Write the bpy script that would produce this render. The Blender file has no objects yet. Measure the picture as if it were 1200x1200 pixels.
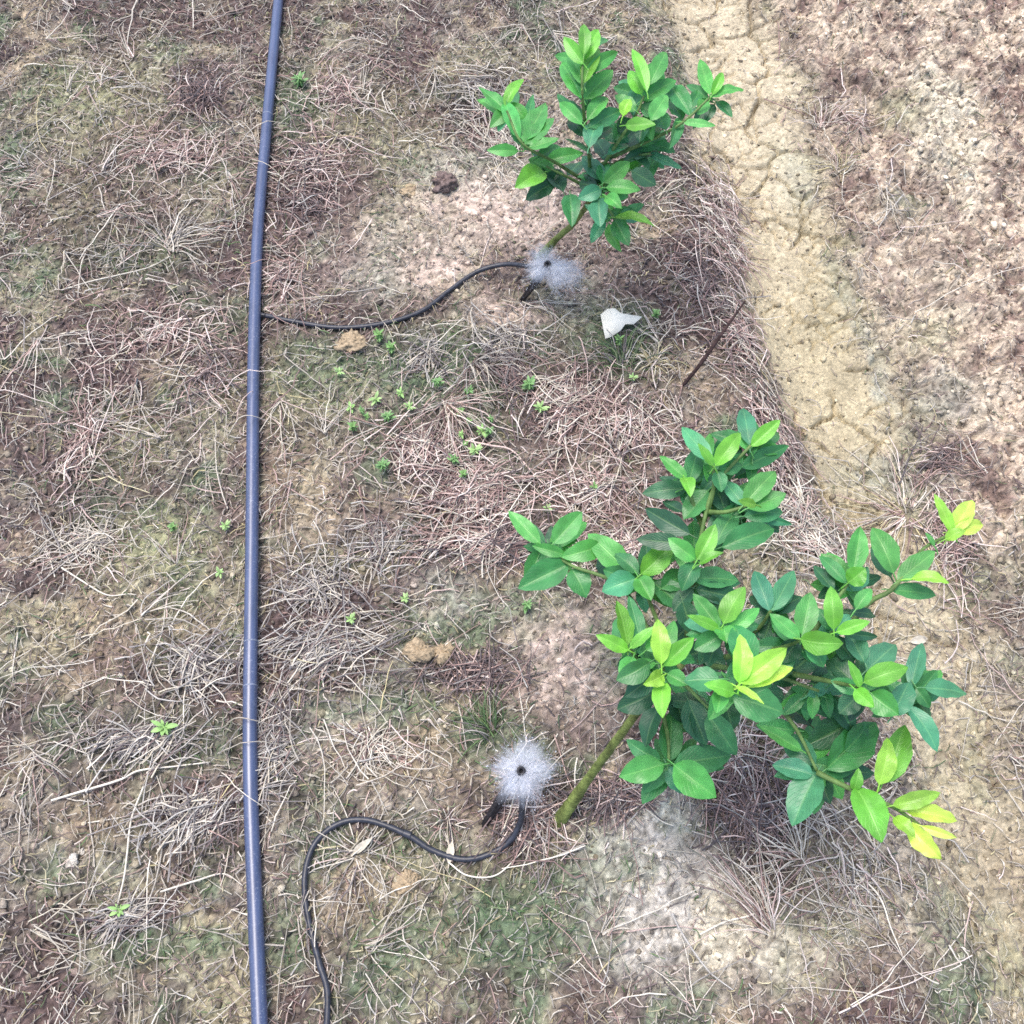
import bpy, math
import numpy as np
from mathutils import Vector

rng = np.random.default_rng(7)
scene = bpy.context.scene
COL = scene.collection

# ------------------------------------------------------------------ camera
F = 1150.0
CAM_H = 1.48
TILT = math.radians(26)
cam_d = bpy.data.cameras.new('camera')
cam = bpy.data.objects.new('camera', cam_d)
COL.objects.link(cam)
cam.location = (0, 0, CAM_H)
cam.rotation_euler = (TILT, 0, 0)
cam_d.sensor_width = 36
cam_d.lens = 36 * F / 1200
cam_d.clip_start = 0.05
cam_d.clip_end = 500
scene.camera = cam
CA, SA = math.cos(TILT), math.sin(TILT)


def ray(px, py):
    u, v = (px - 600) / F, (py - 600) / F
    return np.array([u, -v * CA + SA, -v * SA - CA])


def at(px, py, z):
    """Point at height z seen at photo position px, py -> (point, metres per pixel there)."""
    d = ray(px, py)
    t = (z - CAM_H) / d[2]
    return np.array([0, 0, CAM_H]) + d * t, t / F


# ------------------------------------------------------------------ noise
_tab = np.random.default_rng(3).random((512, 512))


def vnoise(x, y):
    xi, yi = np.floor(x).astype(int), np.floor(y).astype(int)
    fx, fy = x - xi, y - yi
    fx = fx * fx * fx * (fx * (fx * 6 - 15) + 10)
    fy = fy * fy * fy * (fy * (fy * 6 - 15) + 10)
    a = _tab[xi % 512, yi % 512]
    b = _tab[(xi + 1) % 512, yi % 512]
    c = _tab[xi % 512, (yi + 1) % 512]
    d = _tab[(xi + 1) % 512, (yi + 1) % 512]
    return (a * (1 - fx) + b * fx) * (1 - fy) + (c * (1 - fx) + d * fx) * fy


def fbm(x, y, scale, octaves=4, gain=0.5, seed=0.0):
    v, amp, tot = 0, 1.0, 0
    for i in range(octaves):
        s = scale * 2.03 ** i
        ang = 0.6 * i + 0.3
        xr = x * math.cos(ang) - y * math.sin(ang)
        yr = x * math.sin(ang) + y * math.cos(ang)
        v = v + amp * (vnoise(xr * s + 17.3 * i + seed, yr * s - 9.1 * i + seed * 1.7) - 0.5)
        tot += amp
        amp *= gain
    return v / tot * 2          # about -1..1


def sstep(a, b, x):
    t = np.clip((x - a) / (b - a), 0, 1)
    return t * t * (3 - 2 * t)


def worley(x, y, scale, seed=0):
    """F1, F2-F1 of jittered cells."""
    X, Y = x * scale, y * scale
    xi, yi = np.floor(X).astype(int), np.floor(Y).astype(int)
    f1 = np.full(X.shape, 9.0)
    f2 = np.full(X.shape, 9.0)
    for i in (-1, 0, 1):
        for j in (-1, 0, 1):
            cx, cy = xi + i, yi + j
            jx = _tab[(cx + seed) % 512, (cy + 3 * seed) % 512]
            jy = _tab[(cy + 91 + seed) % 512, (cx + 37 + seed) % 512]
            d = np.hypot(cx + jx - X, cy + jy - Y)
            n1 = np.minimum(f1, d)
            f2 = np.where(d < f1, f1, np.minimum(f2, d))
            f1 = n1
    return f1, f2 - f1


# ------------------------------------------------------------------ relief
# left edge of the furrow, in world coordinates (foot of the planting ridge)
E0 = at(784, 60, 0.0)[0][:2]
E1 = at(1008, 720, 0.0)[0][:2]
ED = (E1 - E0) / np.linalg.norm(E1 - E0)
ELEN = np.linalg.norm(E1 - E0)
EN = np.array([-ED[1], ED[0]])
if EN[0] < 0:
    EN = -EN


def furrow_s(x, y):
    """distance to the right of the ridge foot"""
    s = (x - E0[0]) * EN[0] + (y - E0[1]) * EN[1]
    return s + 0.035 * fbm(x, y, 3.0, 3, seed=5.5)


def macro(x, y):
    s = furrow_s(x, y)
    z = -0.055 * sstep(-0.06, 0.09, s) + 0.035 * sstep(0.2, 0.55, s)
    return z + 0.012 * fbm(x, y, 2.2, 2, seed=1.0)


def ground_px(px, py):
    z = 0.0
    for _ in range(12):
        p, m = at(px, py, z)
        z = float(macro(np.array([p[0]]), np.array([p[1]]))[0])
    return at(px, py, z)


# bare and coloured patches of soil, one with painted crown shade: (px, py, rx, ry, angle, kind, strength)
ZONES = [
    (575, 250, 105, 50, -20, 'pink', 1.0), (510, 318, 60, 26, 10, 'pink', .9), (590, 370, 60, 24, 15, 'pink', .9),
    (648, 775, 62, 62, 0, 'pink', 1.0), (690, 330, 40, 40, 0, 'pink', .5), (745, 985, 62, 60, 0, 'grey', 1.0),
    (765, 1085, 50, 70, 0, 'grey', 1.0), (845, 1090, 42, 55, 0, 'cream', 1.0), (905, 1122, 45, 22, 0, 'cream', .9),
    (600, 600, 40, 20, 0, 'tan', .3), (590, 660, 60, 22, 0, 'tan', .9), (840, 440, 40, 30, 0, 'tan', .5),
    (150, 740, 60, 50, 0, 'tan', .6), (100, 800, 50, 30, 0, 'tan', .6), (470, 900, 60, 40, 0, 'tan', .7),
    (360, 580, 50, 50, 0, 'tan', .6), (540, 930, 40, 30, 0, 'tan', .6), (215, 730, 40, 22, 0, 'tan', .6),
    (890, 660, 50, 40, 0, 'tan', .5), (430, 1040, 60, 50, 0, 'tan', .6), (100, 950, 40, 30, 0, 'tan', .5),
    (120, 110, 70, 40, 0, 'olive', .8), (100, 220, 50, 60, 0, 'olive', .5), (180, 640, 90, 40, 0, 'olive', .9),
    (420, 662, 60, 22, 0, 'olive', .8), (265, 680, 40, 50, 0, 'olive', .7), (430, 150, 80, 50, 0, 'olive', .5),
    (160, 520, 60, 40, 0, 'olive', .5), (130, 1010, 60, 60, 0, 'olive', .5), (1010, 1060, 120, 80, 0, 'beige', .75), (1070, 790, 90, 90, 0, 'beige', .9), (1100, 930, 60, 80, 0, 'beige', .7),
    (1012, 400, 14, 80, 12, 'greygreen', .7), (1040, 560, 60, 26, 0, 'greygreen', .7), (1060, 130, 40, 30, 0, 'olive', .7), (1085, 390, 40, 26, 0, 'olive', .6), (1050, 240, 26, 20, 0, 'moss', .6), (1095, 200, 26, 26, 0, 'dark', .4), (935, 210, 26, 40, 0, 'greygreen', .4), (1100, 470, 50, 40, 0, 'greygreen', .6),
    (960, 690, 60, 30, 0, 'beige', .6), (640, 1110, 120, 40, 0, 'moss', .9), (780, 960, 30, 24, 0, 'greygreen', .7), (440, 320, 40, 30, 0, 'greygreen', .6),
    (550, 200, 60, 30, 0, 'greygreen', .5), (400, 850, 60, 30, 0, 'greygreen', .5), (120, 1010, 50, 30, 0, 'greygreen', .4), (160, 300, 60, 40, 0, 'moss', .5), (110, 590, 50, 40, 0, 'moss', .5),
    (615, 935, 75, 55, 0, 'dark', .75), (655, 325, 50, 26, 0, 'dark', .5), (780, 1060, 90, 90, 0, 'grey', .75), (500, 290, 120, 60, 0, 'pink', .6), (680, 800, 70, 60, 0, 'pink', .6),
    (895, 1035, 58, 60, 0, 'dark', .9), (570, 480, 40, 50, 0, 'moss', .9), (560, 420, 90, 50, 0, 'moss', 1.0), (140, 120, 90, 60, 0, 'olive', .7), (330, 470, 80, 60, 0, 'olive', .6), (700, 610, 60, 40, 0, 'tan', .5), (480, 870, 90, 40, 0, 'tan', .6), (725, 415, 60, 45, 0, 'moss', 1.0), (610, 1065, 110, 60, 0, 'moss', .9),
    (470, 1100, 80, 40, 0, 'moss', .7), (200, 1105, 90, 30, 0, 'moss', .8), (345, 130, 24, 50, 0, 'moss', .8),
    (570, 860, 50, 35, 0, 'moss', .9), (380, 440, 60, 40, 0, 'moss', .7), (450, 300, 40, 60, 0, 'moss', .6),
    (700, 1060, 60, 50, 0, 'moss', .8), (450, 830, 60, 30, 0, 'moss', .7), (240, 870, 70, 40, 0, 'moss', .6),
    (330, 1080, 30, 60, 0, 'moss', .7), (480, 1000, 60, 30, 0, 'moss', .6), (480, 210, 60, 40, 0, 'moss', .4),
    (240, 105, 45, 32, 0, 'purple', 1.0), (365, 220, 75, 50, 0, 'purple', .9), (200, 400, 90, 50, 0, 'purple', .8),
    (560, 610, 130, 60, 0, 'purple', .9), (510, 530, 80, 50, 0, 'purple', .8), (850, 270, 45, 110, -25, 'purple', .9),
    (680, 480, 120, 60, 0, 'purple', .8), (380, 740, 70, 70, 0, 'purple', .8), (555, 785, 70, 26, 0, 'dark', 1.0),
    (885, 955, 60, 55, 0, 'dark', 1.0), (725, 932, 55, 20, 0, 'dark', .9), (610, 955, 60, 50, 0, 'dark', .8),  # first one: dark litter with the front crown's shade painted in
    (180, 800, 110, 45, 0, 'purple', .7), (230, 960, 80, 60, 0, 'purple', .6), (160, 195, 90, 50, 0, 'purple', .6),
    (100, 480, 30, 90, 0, 'purple', .6), (400, 330, 60, 40, 0, 'purple', .6), (280, 520, 20, 200, 0, 'purple', .7),
    (870, 420, 50, 60, 0, 'purple', .6), (1100, 490, 30, 40, 0, 'dark', .4), (1000, 110, 40, 24, 0, 'dark', .35),
    (1105, 620, 30, 50, 0, 'purple', .5), (1110, 150, 40, 80, 0, 'cream', .9), (1085, 330, 60, 90, 0, 'cream', .3),
    (640, 200, 50, 50, 0, 'grey', .3), (700, 560, 50, 40, 0, 'olive', .4), (920, 900, 60, 60, 0, 'tan', .3),
    (525, 695, 60, 30, 0, 'grey', .3), (110, 870, 60, 50, 0, 'dark', .4), (560, 770, 30, 20, 0, 'dark', .6),
]
SOIL = {
    'base': (.25, .218, .178), 'pink': (.47, .375, .315), 'grey': (.43, .40, .355), 'cream': (.53, .48, .37),
    'tan': (.37, .295, .20), 'olive': (.28, .275, .165), 'moss': (.115, .155, .095), 'purple': (.115, .080, .076), 'beige': (.42, .37, .285), 'greygreen': (.33, .35, .29),
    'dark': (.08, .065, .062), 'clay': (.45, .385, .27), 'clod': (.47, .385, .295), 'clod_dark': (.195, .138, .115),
}
ZW = []
for (px, py, rx, ry, ang, kind, k) in ZONES:
    p, m = ground_px(px, py)
    my = np.linalg.norm(ground_px(px, py - 5)[0][:2] - ground_px(px, py + 5)[0][:2]) / 10
    ZW.append((p[0], p[1], rx * m, ry * my, math.radians(-ang), kind, k))


def zone_weights(x, y):
    wx = x + 0.035 * fbm(x, y, 9, 3, seed=2.2) + 0.012 * fbm(x, y, 40, 2, seed=8)
    wy = y + 0.035 * fbm(x, y, 9, 3, seed=7.7) + 0.012 * fbm(x, y, 40, 2, seed=3)
    out = {}
    for (cx, cy, rx, ry, a, kind, k) in ZW:
        dx, dy = wx - cx, wy - cy
        u = (dx * math.cos(a) - dy * math.sin(a)) / rx
        v = (dx * math.sin(a) + dy * math.cos(a)) / ry
        w = k * np.exp(-0.9 * (u * u + v * v) ** 1.4)
        out[kind] = np.maximum(out.get(kind, 0), w)
    return out


def furrow_masks(x, y):
    s = furrow_s(x, y) + 0.012 * fbm(x, y, 30, 3, seed=4)
    t = (x - E0[0]) * ED[0] + (y - E0[1]) * ED[1]      # 0 at the far end
    tn = t / ELEN
    width = 0.225 + 0.03 * fbm(t, t * 0 + .5, 4, 2) + .03 * sstep(.5, .1, tn)
    patchy = .5 + .5 * fbm(x, y, 13, 4, seed=29)
    clay = sstep(-0.03, 0.05, s + .10 * (patchy - .5)) * (1 - sstep(width - .07, width + .05, s + .14 * (patchy - .5)))
    clay = clay * (1 - .40 * sstep(.72, 1.0, tn + .12 * (patchy - .5)))
    clod = sstep(width - .05, width + .08, s + .14 * (patchy - .5)) * (1 - .8 * sstep(.8, 1.1, tn))
    return s, clay, clod


def height(x, y):
    s, clay, clod = furrow_masks(x, y)
    z = macro(x, y)
    soft = 1 - 0.75 * clay
    z = z + soft * 0.010 * fbm(x, y, 14, 4, .55, seed=11)
    z = z + soft * 0.0042 * fbm(x, y, 60, 3, .6, seed=13)
    z = z + (1 - 0.6 * clay) * 0.0046 * fbm(x, y, 140, 2, .6, seed=23)
    f1, e = worley(x + .01 * fbm(x, y, 30, 2, seed=6), y + .01 * fbm(x, y, 30, 2, seed=9), 17, 5)
    z = z + clod * (0.026 * np.maximum(0, .75 - f1) + 0.016 * fbm(x, y, 36, 4, .6, seed=31))
    # cracks in the dried mud
    cx = x + 0.028 * fbm(x, y, 16, 3, seed=41)
    cy = y + 0.028 * fbm(x, y, 16, 3, seed=43)
    c1, ce = worley(cx, cy, 9.5, 12)
    some = sstep(-.35, .1, fbm(x, y, 6, 2, seed=51))
    crack = (1 - sstep(0.02, 0.062, ce)) * clay * some
    c2, ce2 = worley(cx, cy, 24, 19)
    crack2 = (1 - sstep(0.02, 0.10, ce2)) * clay * sstep(-.05, .3, fbm(x, y, 8, 2, seed=57))
    z = z - 0.024 * crack - 0.012 * crack2
    return z


# ------------------------------------------------------------------ helpers
def tag(o, label=None, cat=None, group=None, kind=None):
    if label: o['label'] = label
    if cat: o['category'] = cat
    if group: o['group'] = group
    if kind: o['kind'] = kind
    return o


def link(name, me, mat, parent=None):
    o = bpy.data.objects.new(name, me)
    COL.objects.link(o)
    if mat: me.materials.append(mat)
    if parent:
        o.parent = parent
        o.matrix_parent_inverse.identity()
        o.location = Vector((0, 0, 0))
    return o


def empty(name, loc):
    o = bpy.data.objects.new(name, None)
    COL.objects.link(o)
    o.location = loc
    o.empty_display_size = 0.05
    return o


def raw_mesh(name, verts, quads, tris=None, color=None, smooth=True, uv=None):
    me = bpy.data.meshes.new(name)
    verts = np.asarray(verts, dtype=np.float32)
    nq = 0 if quads is None else len(quads)
    nt = 0 if tris is None else len(tris)
    me.vertices.add(len(verts))
    me.vertices.foreach_set('co', verts.ravel())
    loops = []
    if nq: loops.append(np.asarray(quads, dtype=np.int32).ravel())
    if nt: loops.append(np.asarray(tris, dtype=np.int32).ravel())
    loops = np.concatenate(loops)
    me.loops.add(len(loops))
    me.loops.foreach_set('vertex_index', loops)
    me.polygons.add(nq + nt)
    starts = np.concatenate([np.arange(nq) * 4, nq * 4 + np.arange(nt) * 3]).astype(np.int32)
    me.polygons.foreach_set('loop_start', starts)
    me.update(calc_edges=True)
    me.validate()
    if smooth:
        me.polygons.foreach_set('use_smooth', np.ones(len(me.polygons), dtype=bool))
    if color is not None:
        a = me.color_attributes.new('col', 'FLOAT_COLOR', 'POINT')
        c = np.ones((len(verts), 4), dtype=np.float32)
        c[:, :3] = color
        a.data.foreach_set('color', c.ravel())
    if uv is not None:
        l = me.uv_layers.new(name='UVMap')
        l.data.foreach_set('uv', np.asarray(uv, dtype=np.float32)[loops].ravel())
    return me


def tube_arrays(paths, radii, sides=3):
    """paths (n,k,3), radii (n,k) -> verts, quads"""
    n, k, _ = paths.shape
    tan = np.gradient(paths, axis=1)
    tan /= np.linalg.norm(tan, axis=2, keepdims=True) + 1e-12
    up = np.zeros_like(tan)
    up[..., 2] = 1
    steep = np.abs(tan[..., 2]) > .95
    up[steep] = (0, 1, 0)
    a = np.cross(tan, up)
    a /= np.linalg.norm(a, axis=2, keepdims=True) + 1e-12
    b = np.cross(a, tan)
    ang = np.arange(sides) * 2 * np.pi / sides + .5
    v = paths[:, :, None, :] + radii[:, :, None, None] * (
        np.cos(ang)[None, None, :, None] * a[:, :, None, :] + np.sin(ang)[None, None, :, None] * b[:, :, None, :])
    verts = v.reshape(-1, 3)
    base = (np.arange(n)[:, None, None] * k + np.arange(k - 1)[None, :, None]) * sides
    s = np.arange(sides)[None, None, :]
    s2 = (s + 1) % sides
    q = np.stack([base + s, base + s2, base + sides + s2, base + sides + s], -1).reshape(-1, 4)
    return verts, q


def smooth_path(pts, n):
    """Catmull-Rom through pts, n samples evenly spread."""
    P = np.asarray(pts, float)
    P = np.vstack([2 * P[0] - P[1], P, 2 * P[-1] - P[-2]])
    out = []
    m = len(P) - 3
    for i in range(m):
        p0, p1, p2, p3 = P[i:i + 4]
        for t in np.linspace(0, 1, 24, endpoint=(i == m - 1)):
            out.append(.5 * ((2 * p1) + (-p0 + p2) * t + (2 * p0 - 5 * p1 + 4 * p2 - p3) * t * t + (-p0 + 3 * p1 - 3 * p2 + p3) * t ** 3))
    out = np.array(out)
    d = np.concatenate([[0], np.cumsum(np.linalg.norm(np.diff(out, axis=0), axis=1))])
    s = np.linspace(0, d[-1], n)
    return np.stack([np.interp(s, d, out[:, i]) for i in range(out.shape[1])], 1)


def tube_mesh(name, pts, radius, n=60, sides=12, caps=True, color=None, wob=0):
    path = smooth_path(pts, n) if n else np.asarray(pts, float)
    k = len(path)
    r = np.interp(np.linspace(0, 1, k), np.linspace(0, 1, len(radius)), radius) if np.ndim(radius) else np.full(k, radius)
    v, q = tube_arrays(path[None], r[None], sides)
    tris = []
    if caps:
        v = np.vstack([v, path[0], path[-1]])
        c0, c1 = len(v) - 2, len(v) - 1
        for s in range(sides):
            tris.append((c0, (s + 1) % sides, s))
            tris.append((c1, (k - 1) * sides + s, (k - 1) * sides + (s + 1) % sides))
    if wob:
        v = v + wob * np.stack([fbm(v[:, 0] + v[:, 2], v[:, 1], 90, 2, seed=q_) for q_ in (1, 2, 3)], 1)
    return raw_mesh(name, v, q, tris or None, color)


# ------------------------------------------------------------------ materials
def new_mat(name):
    m = bpy.data.materials.new(name)
    m.use_nodes = True
    nt = m.node_tree
    return m, nt, nt.nodes['Principled BSDF'], nt.nodes['Material Output']


def N(nt, kind, **kw):
    n = nt.nodes.new(kind)
    for k, v in kw.items():
        setattr(n, k, v)
    return n


def mul_color(nt, a, b, fac=1.0, mode='MULTIPLY'):
    m = N(nt, 'ShaderNodeMix', data_type='RGBA', blend_type=mode)
    m.inputs[0].default_value = fac
    nt.links.new(a, m.inputs[6])
    nt.links.new(b, m.inputs[7])
    return m.outputs[2]


def attr_mat(name, rough=.8, spec=.3, grain=(300, .7, 1.25), bump=0.0, bump_scale=400, translucent=0):
    m, nt, bs, out = new_mat(name)
    at_ = N(nt, 'ShaderNodeAttribute', attribute_name='col')
    tc = N(nt, 'ShaderNodeTexCoord')
    no = N(nt, 'ShaderNodeTexNoise')
    no.inputs['Scale'].default_value = grain[0]
    no.inputs['Detail'].default_value = 4
    no.inputs['Roughness'].default_value = .65
    nt.links.new(tc.outputs['Object'], no.inputs['Vector'])
    mr = N(nt, 'ShaderNodeMapRange')
    mr.inputs[1].default_value = .3
    mr.inputs[2].default_value = .7
    mr.inputs[3].default_value = grain[1]
    mr.inputs[4].default_value = grain[2]
    nt.links.new(no.outputs['Fac'], mr.inputs[0])
    c = mul_color(nt, at_.outputs['Color'], mr.outputs[0])
    nt.links.new(c, bs.inputs['Base Color'])
    bs.inputs['Roughness'].default_value = rough
    bs.inputs['Specular IOR Level'].default_value = spec
    if bump:
        nb = N(nt, 'ShaderNodeTexNoise')
        nb.inputs['Scale'].default_value = bump_scale
        nb.inputs['Detail'].default_value = 5
        nt.links.new(tc.outputs['Object'], nb.inputs['Vector'])
        bp = N(nt, 'ShaderNodeBump')
        bp.inputs['Strength'].default_value = bump
        bp.inputs['Distance'].default_value = .004
        nt.links.new(nb.outputs['Fac'], bp.inputs['Height'])
        nt.links.new(bp.outputs['Normal'], bs.inputs['Normal'])
    return m


M_SOIL = attr_mat('soil', .95, .1, (170, .7, 1.3), .8, 260)
M_STRAW = attr_mat('straw', .65, .35, (160, .75, 1.2))
M_CRUMB = attr_mat('crumb', .95, .1, (420, .65, 1.3), .5, 500)
M_GRASS = attr_mat('grass', .6, .3, (200, .8, 1.2))


def simple_mat(name, col, rough=.5, spec=.5, grain=(120, .8, 1.2), bump=0, bump_scale=200):
    m, nt, bs, out = new_mat(name)
    tc = N(nt, 'ShaderNodeTexCoord')
    no = N(nt, 'ShaderNodeTexNoise')
    no.inputs['Scale'].default_value = grain[0]
    no.inputs['Detail'].default_value = 5
    nt.links.new(tc.outputs['Object'], no.inputs['Vector'])
    rp = N(nt, 'ShaderNodeValToRGB')
    rp.color_ramp.elements[0].position = .32
    rp.color_ramp.elements[1].position = .68
    rp.color_ramp.elements[0].color = (*[c * grain[1] for c in col], 1)
    rp.color_ramp.elements[1].color = (*[min(1, c * grain[2]) for c in col], 1)
    nt.links.new(no.outputs['Fac'], rp.inputs[0])
    nt.links.new(rp.outputs[0], bs.inputs['Base Color'])
    bs.inputs['Roughness'].default_value = rough
    bs.inputs['Specular IOR Level'].default_value = spec
    if bump:
        bp = N(nt, 'ShaderNodeBump')
        bp.inputs['Strength'].default_value = bump
        bp.inputs['Distance'].default_value = .003
        nb = N(nt, 'ShaderNodeTexNoise')
        nb.inputs['Scale'].default_value = bump_scale
        nb.inputs['Detail'].default_value = 4
        nt.links.new(tc.outputs['Object'], nb.inputs['Vector'])
        nt.links.new(nb.outputs['Fac'], bp.inputs['Height'])
        nt.links.new(bp.outputs['Normal'], bs.inputs['Normal'])
    return m


def pipe_mat():
    m, nt, bs, out = new_mat('sky_tinted_polyethylene')
    tc = N(nt, 'ShaderNodeTexCoord')
    mp = N(nt, 'ShaderNodeMapping')
    mp.inputs['Scale'].default_value = (90, 14, 90)
    nt.links.new(tc.outputs['Object'], mp.inputs['Vector'])
    no = N(nt, 'ShaderNodeTexNoise')
    no.inputs['Scale'].default_value = 1.0
    no.inputs['Detail'].default_value = 6
    no.inputs['Roughness'].default_value = .7
    nt.links.new(mp.outputs[0], no.inputs['Vector'])
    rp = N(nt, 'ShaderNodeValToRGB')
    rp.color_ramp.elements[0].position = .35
    rp.color_ramp.elements[0].color = (.042, .058, .118, 1)  # black plastic; blue of the reflected sky is put into its base colour
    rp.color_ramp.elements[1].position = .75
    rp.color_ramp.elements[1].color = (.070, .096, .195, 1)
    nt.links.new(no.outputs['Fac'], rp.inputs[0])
    # dust specks
    n2 = N(nt, 'ShaderNodeTexNoise')
    n2.inputs['Scale'].default_value = 420
    n2.inputs['Detail'].default_value = 3
    nt.links.new(tc.outputs['Object'], n2.inputs['Vector'])
    mr = N(nt, 'ShaderNodeMapRange')
    mr.inputs[1].default_value = .56
    mr.inputs[2].default_value = .72
    mr.inputs[4].default_value = .45
    nt.links.new(n2.outputs['Fac'], mr.inputs[0])
    mx = N(nt, 'ShaderNodeMix', data_type='RGBA')
    n3 = N(nt, 'ShaderNodeTexNoise')
    n3.inputs['Scale'].default_value = 9
    n3.inputs['Detail'].default_value = 4
    nt.links.new(tc.outputs['Object'], n3.inputs['Vector'])
    m3 = N(nt, 'ShaderNodeMapRange')
    m3.inputs[1].default_value = .38
    m3.inputs[2].default_value = .62
    m3.inputs[3].default_value = .25
    m3.inputs[4].default_value = 1.5
    nt.links.new(n3.outputs['Fac'], m3.inputs[0])
    mm = N(nt, 'ShaderNodeMath', operation='MULTIPLY', use_clamp=True)
    nt.links.new(mr.outputs[0], mm.inputs[0])
    nt.links.new(m3.outputs[0], mm.inputs[1])
    nt.links.new(mm.outputs[0], mx.inputs[0])
    nt.links.new(rp.outputs[0], mx.inputs[6])
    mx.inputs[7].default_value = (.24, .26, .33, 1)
    nt.links.new(mx.outputs[2], bs.inputs['Base Color'])
    bs.inputs['Roughness'].default_value = .34
    bs.inputs['Specular IOR Level'].default_value = .8
    return m


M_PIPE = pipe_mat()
M_TUBE = simple_mat('black_micro_tube', (.022, .024, .034), .42, .5, (150, .6, 1.7))
M_BLACK = simple_mat('black_plastic', (.018, .017, .02), .5, .4, (200, .6, 1.8))
M_BARK = simple_mat('green_bark', (.16, .20, .055), .6, .3, (70, .45, 1.5), .6, 260)
M_TWIG = simple_mat('green_twig', (.10, .17, .05), .6, .3, (90, .7, 1.4))
M_STICK = simple_mat('dark_stick', (.045, .027, .026), .8, .2, (140, .6, 1.5), .5, 300)
M_WHITE = simple_mat('cream_scrap', (.80, .77, .66), .7, .2, (45, .86, 1.05))
M_PEBBLE = simple_mat('pale_pebble', (.50, .46, .40), .8, .2, (150, .75, 1.2), .4, 200)
M_CLOD_TAN = simple_mat('tan_clod', (.36, .28, .185), .95, .1, (180, .65, 1.35), .8, 220)
M_CLOD_DARK = simple_mat('dark_clod', (.16, .12, .11), .95, .1, (180, .6, 1.5), .8, 220)


def leaf_mat():
    m, nt, bs, out = new_mat('citrus_leaf')
    col = N(nt, 'ShaderNodeAttribute', attribute_name='col')
    uv = N(nt, 'ShaderNodeUVMap', uv_map='UVMap')
    sep = N(nt, 'ShaderNodeSeparateXYZ')
    nt.links.new(uv.outputs[0], sep.inputs[0])

    def M(op, a, b=None):
        n = N(nt, 'ShaderNodeMath', operation=op)
        for i, x in enumerate((a, b)):
            if x is None: continue
            if isinstance(x, (int, float)): n.inputs[i].default_value = x
            else: nt.links.new(x, n.inputs[i])
        return n.outputs[0]
    ax = M('ABSOLUTE', M('SUBTRACT', sep.outputs[0], .5))       # 0 on the midrib .. .5 on the margin
    rib = N(nt, 'ShaderNodeMapRange', interpolation_type='SMOOTHSTEP')
    rib.inputs[1].default_value = .015
    rib.inputs[2].default_value = .06
    rib.inputs[3].default_value = 1
    rib.inputs[4].default_value = 0
    nt.links.new(ax, rib.inputs[0])
    # side veins slant forward from the midrib
    ph = M('SUBTRACT', M('MULTIPLY', sep.outputs[1], 9.0), M('MULTIPLY', ax, 7.0))
    fr = M('ABSOLUTE', M('SUBTRACT', M('FRACT', ph), .5))
    vein = N(nt, 'ShaderNodeMapRange', interpolation_type='SMOOTHSTEP')
    vein.inputs[1].default_value = .0
    vein.inputs[2].default_value = .13
    vein.inputs[3].default_value = .45
    vein.inputs[4].default_value = 0
    nt.links.new(fr, vein.inputs[0])
    vv = M('MAXIMUM', M('MULTIPLY', rib.outputs[0], .75), M('MULTIPLY', vein.outputs[0], .55))
    no = N(nt, 'ShaderNodeTexNoise')
    no.inputs['Scale'].default_value = 55
    no.inputs['Detail'].default_value = 4
    tc = N(nt, 'ShaderNodeTexCoord')
    nt.links.new(tc.outputs['Object'], no.inputs['Vector'])
    mr = N(nt, 'ShaderNodeMapRange')
    mr.inputs[1].default_value = .3
    mr.inputs[2].default_value = .7
    mr.inputs[3].default_value = .78
    mr.inputs[4].default_value = 1.22
    nt.links.new(no.outputs['Fac'], mr.inputs[0])
    c = mul_color(nt, col.outputs['Color'], mr.outputs[0])
    lt = N(nt, 'ShaderNodeMix', data_type='RGBA')
    nt.links.new(M('MULTIPLY', vv, .55), lt.inputs[0])
    nt.links.new(c, lt.inputs[6])
    add = N(nt, 'ShaderNodeMix', data_type='RGBA', blend_type='ADD')
    add.inputs[0].default_value = 1
    nt.links.new(c, add.inputs[6])
    add.inputs[7].default_value = (.14, .20, .07, 1)
    nt.links.new(add.outputs[2], lt.inputs[7])
    nt.links.new(lt.outputs[2], bs.inputs['Base Color'])
    bs.inputs['Roughness'].default_value = .36
    bs.inputs['Specular IOR Level'].default_value = .5
    bp = N(nt, 'ShaderNodeBump')
    bp.inputs['Strength'].default_value = .35
    bp.inputs['Distance'].default_value = .0015
    nt.links.new(M('ADD', M('MULTIPLY', vv, -1.0), M('MULTIPLY', no.outputs['Fac'], .6)), bp.inputs['Height'])
    nt.links.new(bp.outputs['Normal'], bs.inputs['Normal'])
    tr = N(nt, 'ShaderNodeBsdfTranslucent')
    warm = N(nt, 'ShaderNodeMix', data_type='RGBA', blend_type='MULTIPLY')
    warm.inputs[0].default_value = 1
    nt.links.new(lt.outputs[2], warm.inputs[6])
    warm.inputs[7].default_value = (1.3, 1.5, .6, 1)
    nt.links.new(warm.outputs[2], tr.inputs['Color'])
    ms = N(nt, 'ShaderNodeMixShader')
    ms.inputs[0].default_value = .26
    nt.links.new(bs.outputs[0], ms.inputs[1])
    nt.links.new(tr.outputs[0], ms.inputs[2])
    nt.links.new(ms.outputs[0], out.inputs['Surface'])
    return m


M_LEAF = leaf_mat()


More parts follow.
